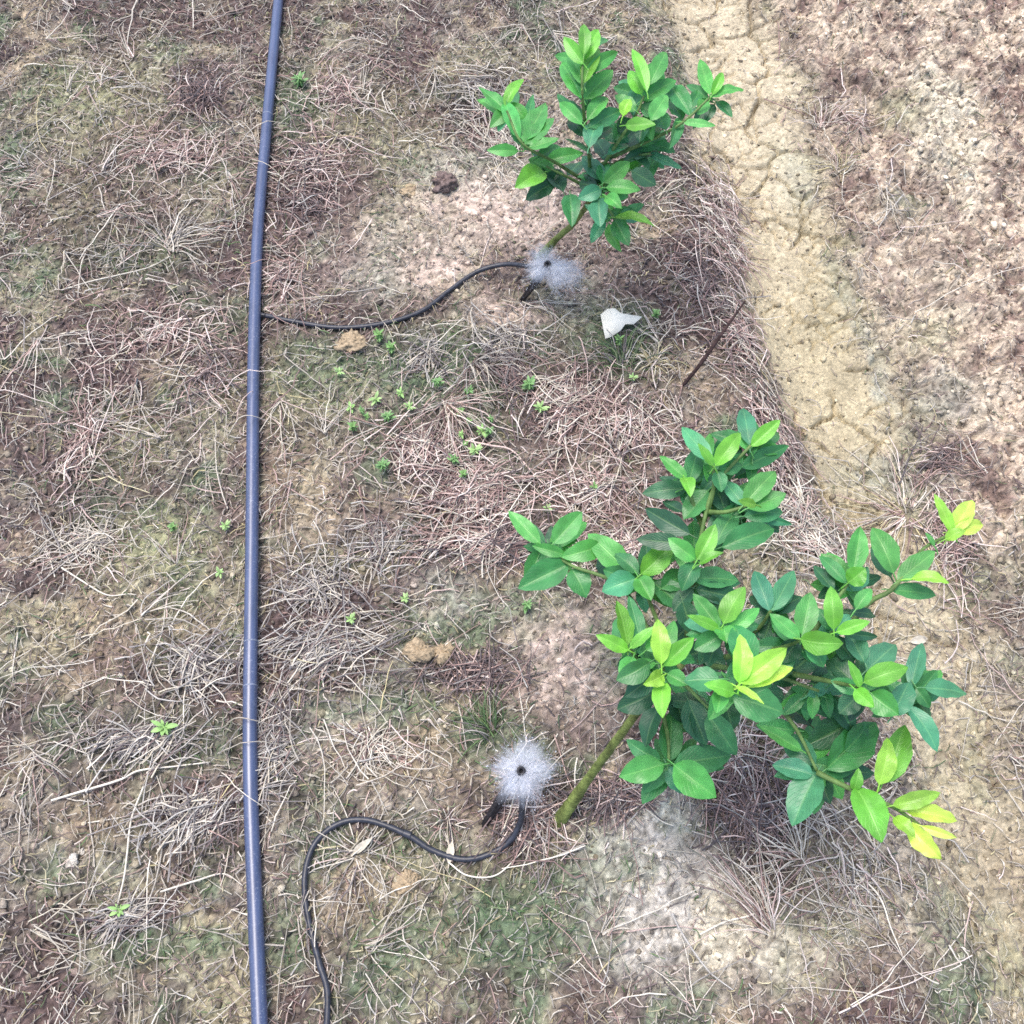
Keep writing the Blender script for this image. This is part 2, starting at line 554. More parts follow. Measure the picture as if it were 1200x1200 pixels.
def water_mat(name, alpha):
    m, nt, bs, out = new_mat(name)
    at_ = N(nt, 'ShaderNodeAttribute', attribute_name='col')
    sep = N(nt, 'ShaderNodeSeparateColor')
    nt.links.new(at_.outputs['Color'], sep.inputs[0])
    tc = N(nt, 'ShaderNodeTexCoord')
    no = N(nt, 'ShaderNodeTexNoise')
    no.inputs['Scale'].default_value = 45
    no.inputs['Detail'].default_value = 5
    no.inputs['Roughness'].default_value = .7
    nt.links.new(tc.outputs['Object'], no.inputs['Vector'])
    mr = N(nt, 'ShaderNodeMapRange')
    mr.inputs[1].default_value = .3
    mr.inputs[2].default_value = .7
    mr.inputs[3].default_value = .7
    mr.inputs[4].default_value = 1.15
    nt.links.new(no.outputs['Fac'], mr.inputs[0])
    mu = N(nt, 'ShaderNodeMath', operation='MULTIPLY', use_clamp=True)
    nt.links.new(sep.outputs[0], mu.inputs[0])
    nt.links.new(mr.outputs[0], mu.inputs[1])
    m2 = N(nt, 'ShaderNodeMath', operation='MULTIPLY', use_clamp=True)
    nt.links.new(mu.outputs[0], m2.inputs[0])
    m2.inputs[1].default_value = alpha
    bs.inputs['Base Color'].default_value = (.60, .64, .73, 1)
    bs.inputs['Roughness'].default_value = .25
    tr = N(nt, 'ShaderNodeBsdfTransparent')
    ms = N(nt, 'ShaderNodeMixShader')
    nt.links.new(m2.outputs[0], ms.inputs[0])
    nt.links.new(tr.outputs[0], ms.inputs[1])
    nt.links.new(bs.outputs[0], ms.inputs[2])
    nt.links.new(ms.outputs[0], out.inputs['Surface'])
    return m


M_FILM = water_mat('water_film', .42)
M_DROPS = water_mat('water_drops', .42)

# ------------------------------------------------------------------ ground
STEP = 0.004


def graded(a, b, far):
    mid = np.arange(a, b + STEP / 2, STEP)
    g = STEP * 1.22 ** np.arange(1, 60)
    c = np.cumsum(g)
    c = c[c < far]
    return np.concatenate([(a - c)[::-1], mid, b + c])


gx, gy = graded(-1.3, 1.3, 45), graded(-0.25, 2.25, 45)
X, Y = np.meshgrid(gx, gy)
x, y = X.ravel(), Y.ravel()
z = height(x, y)


def soil_color(x, y, fine=True):
    W = zone_weights(x, y)
    s_, clay, clod = furrow_masks(x, y)
    c = np.empty((len(x), 3))
    c[:] = np.array(SOIL['base'])

    def lay(c, kind, w):
        w = np.clip(w, 0, 1)[:, None]
        return c * (1 - w) + np.array(SOIL[kind]) * w
    c = lay(c, 'tan', .65 * sstep(.45, .75, 0.5 + 0.5 * fbm(x, y, 11, 4, seed=61)))
    c = lay(c, 'olive', .45 * sstep(.48, .74, 0.5 + 0.5 * fbm(x, y, 5, 4, seed=65)))
    c = lay(c, 'moss', .9 * sstep(.5, .68, 0.5 + 0.5 * fbm(x, y, 9, 4, seed=71)))
    c = lay(c, 'purple', .95 * sstep(.47, .66, 0.5 + 0.5 * fbm(x, y, 8, 4, seed=77)))
    c = lay(c, 'dark', .75 * sstep(.52, .72, 0.5 + 0.5 * fbm(x, y, 30, 4, .6, seed=79)))
    mot = sstep(.34, .58, 0.5 + 0.5 * fbm(x, y, 24, 5, .7, seed=81))[:, None]
    cd = clod[:, None]
    c = c * (1 - cd) + cd * (np.array(SOIL['clod']) * mot + np.array(SOIL['clod_dark']) * (1 - mot))
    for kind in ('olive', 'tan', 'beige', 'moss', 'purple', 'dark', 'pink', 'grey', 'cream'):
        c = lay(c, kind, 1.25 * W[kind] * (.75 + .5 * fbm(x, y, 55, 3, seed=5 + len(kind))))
    cl = clay[:, None]
    far = sstep(.2, .6, ((x - E0[0]) * ED[0] + (y - E0[1]) * ED[1]) / ELEN + .2 * fbm(x, y, 7, 3, seed=33))[:, None]
    clv = (np.array(SOIL['clay']) * (1 - far) + np.array((.41, .35, .23)) * far) * (1 + .22 * fbm(x, y, 14, 4, seed=91))[:, None]
    gm = sstep(.1, .7, fbm(x, y, 5, 3, seed=95))[:, None] * .5
    c = c * (1 - cl) + cl * (clv * (1 - gm) + np.array((.37, .345, .23)) * gm)
    c = lay(c, 'greygreen', W['greygreen'] * (.7 + .5 * fbm(x, y, 40, 3, seed=15)))
    if fine:
        g1 = fbm(x, y, 85, 3, .7, seed=99)
        g2 = fbm(x, y, 170, 2, .6, seed=103)
        micro = 1 + (.6 * g1 + .7 * g2) * (1 - .6 * clay)
        c = c * np.clip(micro, .25, 2.1)[:, None]
    return c


c = soil_color(x, y)
nx_, ny_ = len(gx), len(gy)
idx = np.arange(nx_ * ny_).reshape(ny_, nx_)
quads = np.stack([idx[:-1, :-1], idx[:-1, 1:], idx[1:, 1:], idx[1:, :-1]], -1).reshape(-1, 4)
ground = link('ground', raw_mesh('ground', np.stack([x, y, z], 1), quads, None, np.clip(c, .01, .8)), M_SOIL)
tag(ground, kind='structure')


def H(x, y):
    return height(np.atleast_1d(np.asarray(x, float)), np.atleast_1d(np.asarray(y, float)))


def gpt(px, py, lift=0.0):
    p, m = ground_px(px, py)
    zz = H(p[0], p[1])[0]
    p, m = at(px, py, zz + lift)
    return p, m


# ------------------------------------------------------------------ straw, litter
def strand_paths(cx, cy, th, L, k, bend, kink, layer, arch):
    n = len(cx)
    d = np.zeros((n, k))
    turn = rng.normal(0, bend, n)
    d = th[:, None] + np.linspace(-.5, .5, k)[None] * turn[:, None]
    kk = rng.random((n, k)) < kink
    d = d + np.cumsum(kk * rng.normal(0, .6, (n, k)), axis=1) + rng.normal(0, .08, (n, k))
    st = (L / (k - 1))[:, None]
    xx = np.cumsum(np.cos(d) * st, axis=1)
    yy = np.cumsum(np.sin(d) * st, axis=1)
    xx = xx - xx.mean(1, keepdims=True) + cx[:, None]
    yy = yy - yy.mean(1, keepdims=True) + cy[:, None]
    zz = height(xx.ravel(), yy.ravel()).reshape(n, k)
    # stiff stems bridge the small hollows
    lin = zz[:, :1] + (zz[:, -1:] - zz[:, :1]) * np.linspace(0, 1, k)[None]
    zz = np.maximum(zz, .5 * zz + .5 * lin)
    t = np.linspace(0, 1, k)
    zz = zz + layer[:, None] + (arch[:, None] * np.sin(np.pi * t)[None]) + rng.normal(0, .0012, (n, k))
    return np.stack([xx, yy, zz], -1)


PAL = {
    'pale': np.array([(.62, .56, .47), (.50, .45, .38), (.70, .64, .54), (.40, .36, .30), (.54, .48, .38)]),
    'pink': np.array([(.44, .305, .265), (.58, .44, .39), (.32, .21, .185), (.72, .61, .55), (.22, .145, .135)]),
    'grey': np.array([(.38, .35, .32), (.48, .45, .41), (.27, .245, .23), (.19, .165, .16)]),
    'dark': np.array([(.12, .09, .09), (.17, .12, .115), (.09, .075, .08), (.22, .16, .15)]),
    'green': np.array([(.07, .13, .05), (.11, .19, .07), (.06, .10, .055), (.16, .20, .10)]),
    'yellow': np.array([(.50, .43, .24), (.42, .36, .20), (.58, .52, .33)]),
}


def pick(names, probs, n):
    out = np.empty((n, 3))
    ch = rng.choice(len(names), n, p=np.array(probs) / np.sum(probs))
    for i, nm in enumerate(names):
        mk = ch == i
        out[mk] = PAL[nm][rng.integers(0, len(PAL[nm]), mk.sum())]
    return out * rng.uniform(.8, 1.15, (n, 1))


def build_strands(name, sets, mat, sides=3):
    V, Q, C, off = [], [], [], 0
    for paths, rad, col in sets:
        n, k, _ = paths.shape
        r = rad[:, None] * np.linspace(1.1, .55, k)[None]
        v, q = tube_arrays(paths, r, sides)
        V.append(v)
        Q.append(q + off)
        C.append(np.repeat(col, k * sides, axis=0))
        off += len(v)
    return link(name, raw_mesh(name, np.vstack(V), np.vstack(Q), None, np.vstack(C)), mat)


def keep_off(cx, cy, p_clay=.95, p_bare=.88, p_clod=.7):
    """thin the litter on the cracked mud and on bare patches"""
    W_ = zone_weights(cx, cy)
    s, cl, cd = furrow_masks(cx, cy)
    bare = np.maximum.reduce([W_['pink'], W_['grey'], W_['cream']])
    drop = np.maximum.reduce([cl * p_clay, bare * p_bare, cd * p_clod])
    return rng.random(len(cx)) > drop


def rand_xy(n):
    return rng.uniform(-1.55, 1.55, n), rng.uniform(-.5, 2.7, n)


# long loose stalks everywhere on the ridge
n = 3500
cx, cy = rand_xy(n)
k_ = keep_off(cx, cy, .96, .7, .9)
cx, cy = cx[k_], cy[k_]
n = len(cx)
L = rng.gamma(3.0, .022, n) + .025
sets = [(strand_paths(cx, cy, rng.uniform(0, np.pi * 2, n), L, 8, .38, .09, rng.uniform(.001, .010, n), rng.uniform(0, .006, n)),
         rng.gamma(6, .00010, n) + .0003, pick(['pale', 'pink', 'grey', 'yellow'], [.62, .18, .14, .06], n))]
# bundles of stalks that fan out from one root
for _ in range(230):
    bx, by = rng.uniform(-1.4, 1.4), rng.uniform(-.4, 2.5)
    if not keep_off(np.array([bx]), np.array([by]), 1, .9, .9)[0]: continue
    m = rng.integers(5, 13)
    th = rng.uniform(0, np.pi * 2) + rng.normal(0, .55, m)
    L = rng.uniform(.04, .15, m)
    px_, py_ = bx + np.cos(th) * L * .5, by + np.sin(th) * L * .5
    sets.append((strand_paths(px_, py_, th, L, 8, .4, .09, rng.uniform(.002, .010, m), rng.uniform(0, .01, m)),
                 rng.uniform(.0006, .0013, m), pick(['pale', 'pink', 'grey'], [.6, .25, .15], m)))
# a few lie across the water pipe
for _ in range(9):
    py_ = rng.uniform(80, 1120)
    px_ = np.interp(py_, [72, 260, 450, 650, 850, 1128], [319, 303, 297, 295, 292, 301])
    p, m = ground_px(px_, py_)
    sets.append((strand_paths(np.array([p[0] + rng.uniform(-.01, .01)]), np.array([p[1]]), np.array([rng.normal(0, .6)]), np.array([rng.uniform(.06, .13)]), 9, .3, .05,
                              np.array([.002]), np.array([rng.uniform(.034, .044)])), np.array([rng.uniform(.0007, .0011)]), pick(['pale', 'pink'], [.7, .3], 1)))
straw = build_strands('dry_straw', sets, M_STRAW)
tag(straw, 'loose pale dry grass stalks strewn over the whole soil ridge', 'dry straw', kind='stuff')

# mats of dead reddish grass: px, py, rx, ry, number, main direction (deg), spread, palette
MATS = [
    (210, 185, 85, 30, 260, 20, .8, 'pink'), (370, 190, 70, 45, 260, -20, .8, 'pink'), (240, 105, 36, 30, 160, 80, .8, 'dark'),
    (360, 240, 60, 30, 120, -20, .9, 'dark'), (195, 390, 75, 40, 200, 30, 1.2, 'pink'), (250, 440, 40, 60, 140, 60, 1.2, 'dark'),
    (500, 525, 56, 36, 190, 60, 1.3, 'pink'), (665, 475, 55, 50, 330, 40, 1.3, 'pink'), (560, 580, 80, 40, 420, 15, .8, 'pink'),
    (570, 640, 90, 22, 360, 10, .6, 'pink'), (590, 640, 60, 18, 160, 10, .6, 'dark'), (740, 500, 60, 60, 240, 80, 1.0, 'pink'),
    (850, 270, 34, 90, 420, -45, .6, 'pink'), (820, 330, 40, 60, 260, -45, .9, 'dark'), (870, 400, 30, 50, 170, -60, .6, 'pink'),
    (700, 580, 70, 40, 240, -30, 1.0, 'pink'), (380, 760, 90, 40, 320, 35, .6, 'grey'), (370, 690, 60, 40, 180, -30, 1.0, 'grey'),
    (230, 780, 60, 40, 200, 20, 1.0, 'grey'), (170, 870, 70, 22, 240, 35, .5, 'grey'), (225, 960, 60, 26, 220, 40, .7, 'grey'),
    (150, 1075, 40, 16, 150, 25, .5, 'grey'), (875, 955, 45, 38, 300, -60, 1.0, 'dark'), (860, 890, 50, 36, 220, -60, 1.2, 'pink'),
    (720, 935, 50, 18, 240, 10, .8, 'dark'), (620, 960, 45, 40, 260, 60, 1.2, 'dark'), (560, 785, 60, 22, 200, 10, 1.2, 'dark'),
    (960, 640, 50, 50, 200, -50, .9, 'pale'), (1110, 640, 30, 80, 200, 60, 1.0, 'pink'), (1100, 540, 40, 34, 80, 20, 1.0, 'dark'),
    (100, 520, 28, 90, 200, 70, .8, 'pink'), (330, 330, 30, 60, 120, 30, 1.0, 'pink'), (500, 420, 40, 40, 100, 70, .8, 'grey'),
    (590, 400, 50, 30, 150, -40, .8, 'grey'), (600, 440, 20, 50, 130, -70, .4, 'dark'), (740, 640, 60, 30, 200, 0, 1.2, 'pink'),
    (560, 110, 70, 40, 150, -30, 1.0, 'grey'), (590, 170, 50, 60, 170, -60, .6, 'pale'), (400, 110, 60, 30, 150, 0, 1.0, 'pink'),
    (450, 640, 50, 40, 130, 30, 1.0, 'grey'), (910, 520, 24, 60, 160, -60, .5, 'pink'), (930, 600, 40, 40, 120, -50, .9, 'pale'),
    (1000, 1040, 100, 70, 130, -60, .8, 'pale'), (960, 960, 50, 50, 40, -60, .8, 'pale'), (320, 880, 24, 90, 160, 60, 1.0, 'grey'),
    (110, 640, 50, 40, 130, 10, 1.0, 'pale'), (440, 880, 60, 30, 120, 10, 1.0, 'pale'),
    (1000, 150, 60, 60, 60, -60, 1.2, 'pink'), (1040, 250, 70, 80, 60, -60, 1.2, 'pale'),
]
sets = []
for (px, py, rx, ry, num, ang, spr, pal) in MATS:
    p, m = ground_px(px, py)
    my = np.linalg.norm(ground_px(px, py - 5)[0][:2] - ground_px(px, py + 5)[0][:2]) / 10
    a, r = rng.uniform(0, 2 * np.pi, num), np.abs(rng.normal(0, .62, num))
    cx, cy = p[0] + np.cos(a) * r * rx * m, p[1] + np.sin(a) * r * ry * my
    th = math.radians(ang) + rng.normal(0, spr, num)
    L = rng.gamma(3, .014, num) + .018
    other = {'pink': ['pink', 'pale', 'dark'], 'grey': ['grey', 'pale', 'dark'], 'dark': ['dark', 'pink', 'grey'], 'pale': ['pale', 'pink', 'grey']}[pal]
    sets.append((strand_paths(cx, cy, th, L, 6, .5, .10, rng.uniform(.001, .012, num), rng.uniform(0, .007, num)),
                 rng.uniform(.0006, .0014, num), pick(other, [.6, .26, .14], num)))
mat_o = build_strands('dead_grass_mat', sets, M_STRAW)
tag(mat_o, 'matted reddish brown dead grass lying in patches on the ridge', 'dead grass', kind='stuff')

# fine litter
sets = []
n = 95000
cx, cy = rng.uniform(-1.35, 1.35, n), rng.uniform(-.3, 2.35, n)
k_ = keep_off(cx, cy, .95, .88, .72)
cx, cy = cx[k_], cy[k_]
n = len(cx)
Wl = zone_weights(cx, cy)
L = rng.gamma(2.5, .0052, n) + .005
col = pick(['pale', 'pink', 'grey', 'dark', 'yellow'], [.30, .15, .13, .34, .08], n)
g = rng.random(n) < .08 + .55 * Wl['moss']
col[g] = pick(['green', 'grey'], [.7, .3], g.sum())
g = rng.random(n) < .6 * Wl['dark']
col[g] = pick(['dark'], [1], g.sum())
g = rng.random(n) < .75 * Wl['purple']
col[g] = pick(['pink', 'dark'], [.6, .4], g.sum())
mixw = rng.uniform(.0, .6, n)[:, None]
col = col * (1 - mixw) + mixw * soil_color(cx, cy, False) * rng.uniform(.6, 1.5, (n, 1))
sets.append((strand_paths(cx, cy, rng.uniform(0, np.pi * 2, n), L, 4, .6, .2, rng.uniform(.0003, .006, n), rng.uniform(0, .003, n)),
             rng.uniform(.0005, .0013, n), col))
lit = build_strands('plant_litter', sets, M_STRAW)
tag(lit, 'fine broken bits of dead stem and root covering the soil', 'litter', kind='stuff')

# short dark green grass and moss blades
n = 9000
cx, cy = rng.uniform(-1.3, 1.3, n), rng.uniform(-.3, 2.3, n)
Wl = zone_weights(cx, cy)
k_ = rng.random(n) < np.clip(.04 + .9 * Wl['moss'] ** 1.5, 0, 1) * (1 - furrow_masks(cx, cy)[1])
cx, cy = cx[k_], cy[k_]
n = len(cx)
th = rng.uniform(0, 2 * np.pi, n)
L = rng.uniform(.008, .03, n)
pp = strand_paths(cx, cy, th, L, 4, .4, 0, np.full(n, .0005), np.zeros(n))
pp[..., 2] += np.linspace(0, 1, 4)[None] ** .8 * (L * rng.uniform(.1, .7, n))[:, None]
gr = build_strands('moss_and_grass', [(pp, rng.uniform(.0005, .001, n), pick(['green', 'grey'], [.85, .15], n))], M_GRASS)
tag(gr, 'short dark green grass and moss growing in patches on the soil', 'grass', kind='stuff')

# crumbs of earth
ICO_V = []
ph = (1 + 5 ** .5) / 2
for a, b in ((-1, ph), (1, ph), (-1, -ph), (1, -ph)):
    ICO_V.append((a, b, 0))
for a, b in ((-1, ph), (1, ph), (-1, -ph), (1, -ph)):
    ICO_V.append((0, a, b))
for a, b in ((ph, -1), (ph, 1), (-ph, -1), (-ph, 1)):
    ICO_V.append((a, 0, b))
ICO_V = np.array(ICO_V) / math.sqrt(1 + ph * ph)
ICO_F = np.array([(0, 11, 5), (0, 5, 1), (0, 1, 7), (0, 7, 10), (0, 10, 11), (1, 5, 9), (5, 11, 4), (11, 10, 2), (10, 7, 6), (7, 1, 8),
                  (3, 9, 4), (3, 4, 2), (3, 2, 6), (3, 6, 8), (3, 8, 9), (4, 9, 5), (2, 4, 11), (6, 2, 10), (8, 6, 7), (9, 8, 1)])


def crumbs(cx, cy, size, flat=.7, sink=.2):
    n = len(cx)
    zz = height(cx, cy)
    v = ICO_V[None] * rng.uniform(.65, 1.3, (n, 12, 1)) * size[:, None, None]
    v = v * np.stack([rng.uniform(.7, 1.3, n), rng.uniform(.7, 1.3, n), np.full(n, flat)], 1)[:, None, :]
    a = rng.uniform(0, 6.28, n)
    xr = v[..., 0] * np.cos(a)[:, None] - v[..., 1] * np.sin(a)[:, None]
    yr = v[..., 0] * np.sin(a)[:, None] + v[..., 1] * np.cos(a)[:, None]
    v = np.stack([xr + cx[:, None], yr + cy[:, None], v[..., 2] + (zz + size * flat * (.5 - sink))[:, None]], -1)
    f = ICO_F[None] + (np.arange(n) * 12)[:, None, None]
    return v.reshape(-1, 3), f.reshape(-1, 3)


n = 60000
cx, cy = rng.uniform(-1.3, 1.3, n), rng.uniform(-.3, 2.3, n)
s, cl, cd = furrow_masks(cx, cy)
k_ = rng.random(n) > np.maximum(cl * .72, cd * .35)
cx, cy, cd = cx[k_], cy[k_], cd[k_]
n = len(cx)
size = rng.gamma(2, .00085, n) + .0007
size *= 1 + .15 * cd
v, f = crumbs(cx, cy, size)
opts = np.array([(.30, .25, .19), (.40, .33, .24), (.20, .16, .13), (.50, .43, .33), (.13, .11, .10), (.36, .28, .18)])
cc = opts[rng.integers(0, len(opts), n)] * rng.uniform(.8, 1.2, (n, 1))
cc = .35 * cc + .65 * soil_color(cx, cy, False) * rng.choice([.35, .7, 1.1, 1.7, 2.3], (n, 1), p=[.2, .2, .25, .2, .15])
m_ = cd > 2
cc[m_] = np.array([(.50, .42, .33), (.42, .34, .27), (.25, .19, .17), (.56, .48, .38)])[rng.integers(0, 4, m_.sum())]
cr = link('soil_crumbs', raw_mesh('soil_crumbs', v, None, f, np.repeat(cc, 12, axis=0)), M_CRUMB)
tag(cr, 'small crumbs of dry earth scattered over the ground', 'soil crumbs', kind='stuff')

# ------------------------------------------------------------------ irrigation line
PIPE = [(319, 72), (311, 160), (303, 260), (299, 350), (297, 450), (296, 550), (295, 650), (293.5, 750), (292.5, 850), (294, 950), (298, 1050), (301.5, 1128)]
PR = .0107
pts = []
for (px, py) in PIPE:
    p, m = ground_px(px, py)
    p, m = at(px, py, p[2] + PR + .007)
    pts.append(p)
d0 = pts[0] - pts[1]
d0 /= np.linalg.norm(d0)
d1 = pts[-1] - pts[-2]
d1 /= np.linalg.norm(d1)
head = [pts[0] + d0 * s for s in (14, 4, 1.2, .4)]
tail = [pts[-1] + d1 * s for s in (.15, .6, 3, 12)]
allp = head + pts + tail
for p in allp:
    p[2] = max(float(macro(np.array([p[0]]), np.array([p[1]]))[0]) + PR + .005, 0.004 + PR)
pipe_root = empty('irrigation_pipe', tuple(pts[-1] * [1, 1, 0]))
tag(pipe_root, 'long straight black plastic water pipe with painted blue-grey sky sheen lying on the ground left of the saplings', 'pipe')


def local(me_pts, root):
    return [np.asarray(p) - np.array(root.location) for p in me_pts]


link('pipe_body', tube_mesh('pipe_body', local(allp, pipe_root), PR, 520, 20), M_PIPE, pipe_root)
M_PRINT = simple_mat('pale_scuff', (.22, .25, .33), .6, .3, (400, .5, 1.2))


def ring(name, parent, i, t, extra, half, mat):
    a, b = np.asarray(pts[i]), np.asarray(pts[i + 1])
    c_ = a + (b - a) * t - np.array(parent.location)
    d = (b - a) / np.linalg.norm(b - a)
    return link(name, tube_mesh(name, [c_ - d * half, c_ - d * half * .9, c_ + d * half * .9, c_ + d * half], PR + extra, 0, 20), mat, parent)


for (i, t) in ((7, .02), (7, .55), (0, .72)):
    ring('scuff_ring', pipe_root, i, t, .0004, .0009, M_PRINT)


def micro_tube(pxs, lift_end, r, name, label, lifts=None, extra=None):
    P = []
    for i, (px, py) in enumerate(pxs):
        lf = r + .004 + (lifts[i] if lifts else 0)
        p, m = ground_px(px, py)
        P.append(at(px, py, p[2] + lf)[0])
    if extra is not None: P = P + extra
    root = empty(name, tuple(P[len(P) // 2] * [1, 1, 0]))
    tag(root, label, 'water tube', 'thin tubes feeding the sprinklers')
    link('tube_body', tube_mesh('tube_body', local(P, root), r, 140, 14), M_TUBE, root)
    return root, P


TR = .0044
t1 = [(302, 369), (312, 370), (340, 376), (395, 384), (450, 379), (495, 364), (530, 338), (560, 318), (590, 310), (612, 311), (628, 314)]
tube_a, PA = micro_tube(t1, 0, TR, 'micro_tube', 'thin black tube running from the pipe to the upper sprinkler', [.006, .006, 0, 0, 0, 0, .002, .006, .015, .03, .055])
t2 = [(608, 910), (612, 940), (608, 968), (590, 992), (550, 1007), (510, 998), (475, 977), (430, 961), (395, 966), (368, 990), (357, 1030), (362, 1080), (374, 1128), (384, 1180)]
pe = [np.array([pts[-1][0] + .09, -.16, .005]), np.array([pts[-1][0] + .045, -.21, .012])]
pe.append(np.array([pts[-1][0] + .012, -.215, .014]))
tube_b, PB = micro_tube(t2, 0, TR * 1.02, 'micro_tube', 'thin black tube curling in an S to the lower sprinkler', [.085, .055, .02, .003, 0, 0, .004, .002, 0, 0, 0, 0, 0, 0], pe)
# barbed take-off where each tube enters the pipe
for root, pa, pb in ((tube_a, PA[0], PA[1]), (tube_b, PB[-1], PB[-2])):
    d = (pb - pa) / np.linalg.norm(pb - pa)
    o = np.array(root.location)
    link('barb_fitting', tube_mesh('barb_fitting', [pa - d * .001 - o, pa + d * .008 - o, pa + d * .0085 - o, pa + d * .016 - o], [.0056, .0056, .0048, .0046], 0, 12), M_BLACK, root)
# the joint half way along the lower tube
a, b = PB[6], PB[7]
d = (b - a) / np.linalg.norm(b - a)
o = np.array(tube_b.location)
link('tube_joint', tube_mesh('tube_joint', [a - d * .009 - o, a - d * .008 - o, a + d * .002 - o, a + d * .003 - o], TR * 1.3, 0, 14), M_TUBE, tube_b)

# ------------------------------------------------------------------ sprinklers


def sprinkler(foot_px, top_px, top_z, label, lean=None):
    p0, m = gpt(*foot_px)
    p1, m1 = at(*top_px, top_z)
    root = empty('micro_sprinkler', tuple(p0))
    tag(root, label, 'sprinkler', 'micro sprinklers on stakes')
    o = np.array(root.location)
    d = (p1 - p0) / np.linalg.norm(p1 - p0)
    # stake: ribbed black spike, thicker at its head
    side = np.cross(d, (0, 0, 1.0))
    side /= np.linalg.norm(side)
    fwd = np.cross(side, d)
    L = np.linalg.norm(p1 - p0)
    V, Q = [], []
    prof = [(-.03, .0015), (0, .0042), (.5, .0055), (.78, .0062), (.84, .0062), (.845, .0085), (.9, .0085), (.905, .0058), (.95, .0055), (1, .005)]
    ns = 16
    for (t, r) in prof:
        for s in range(ns):
            a = 2 * math.pi * s / ns
            rr = r * (1 + (.28 * math.cos(4 * a) if t < .8 else 0))     # cross-shaped spike
            V.append(p0 + d * (L * t) + side * rr * math.cos(a) + fwd * rr * math.sin(a) - o)
    for i in range(len(prof) - 1):
        for s in range(ns):
            Q.append((i * ns + s, i * ns + (s + 1) % ns, (i + 1) * ns + (s + 1) % ns, (i + 1) * ns + s))
    link('stake', raw_mesh('stake', V, Q), M_BLACK, root)
    # head: body, neck, cap with a round hole in it
    prof = [(0, .0048), (.003, .0068), (.010, .0068), (.012, .0045), (.018, .0045), (.0185, .0062), (.0225, .0062), (.0225, .0030), (.015, .0026)]
    V, Q = [], []
    up = np.array([.12, -.30, 1.0])
    up /= np.linalg.norm(up)
    sx = np.cross(up, (0, 1, 0))
    sx /= np.linalg.norm(sx)
    sy = np.cross(up, sx)
    base = p1 - up * .004
    for (h, r) in prof:
        for s in range(20):
            a = 2 * math.pi * s / 20
            V.append(base + up * h + sx * r * math.cos(a) + sy * r * math.sin(a) - o)
    for i in range(len(prof) - 1):
        for s in range(20):
            Q.append((i * 20 + s, i * 20 + (s + 1) % 20, (i + 1) * 20 + (s + 1) % 20, (i + 1) * 20 + s))
    link('nozzle', raw_mesh('nozzle', V, Q, [tuple((len(prof) - 1) * 20 + i for i in (0, a_, a_ + 1)) for a_ in range(1, 19)]), M_BLACK, root)
    return root, base + up * .0215, up


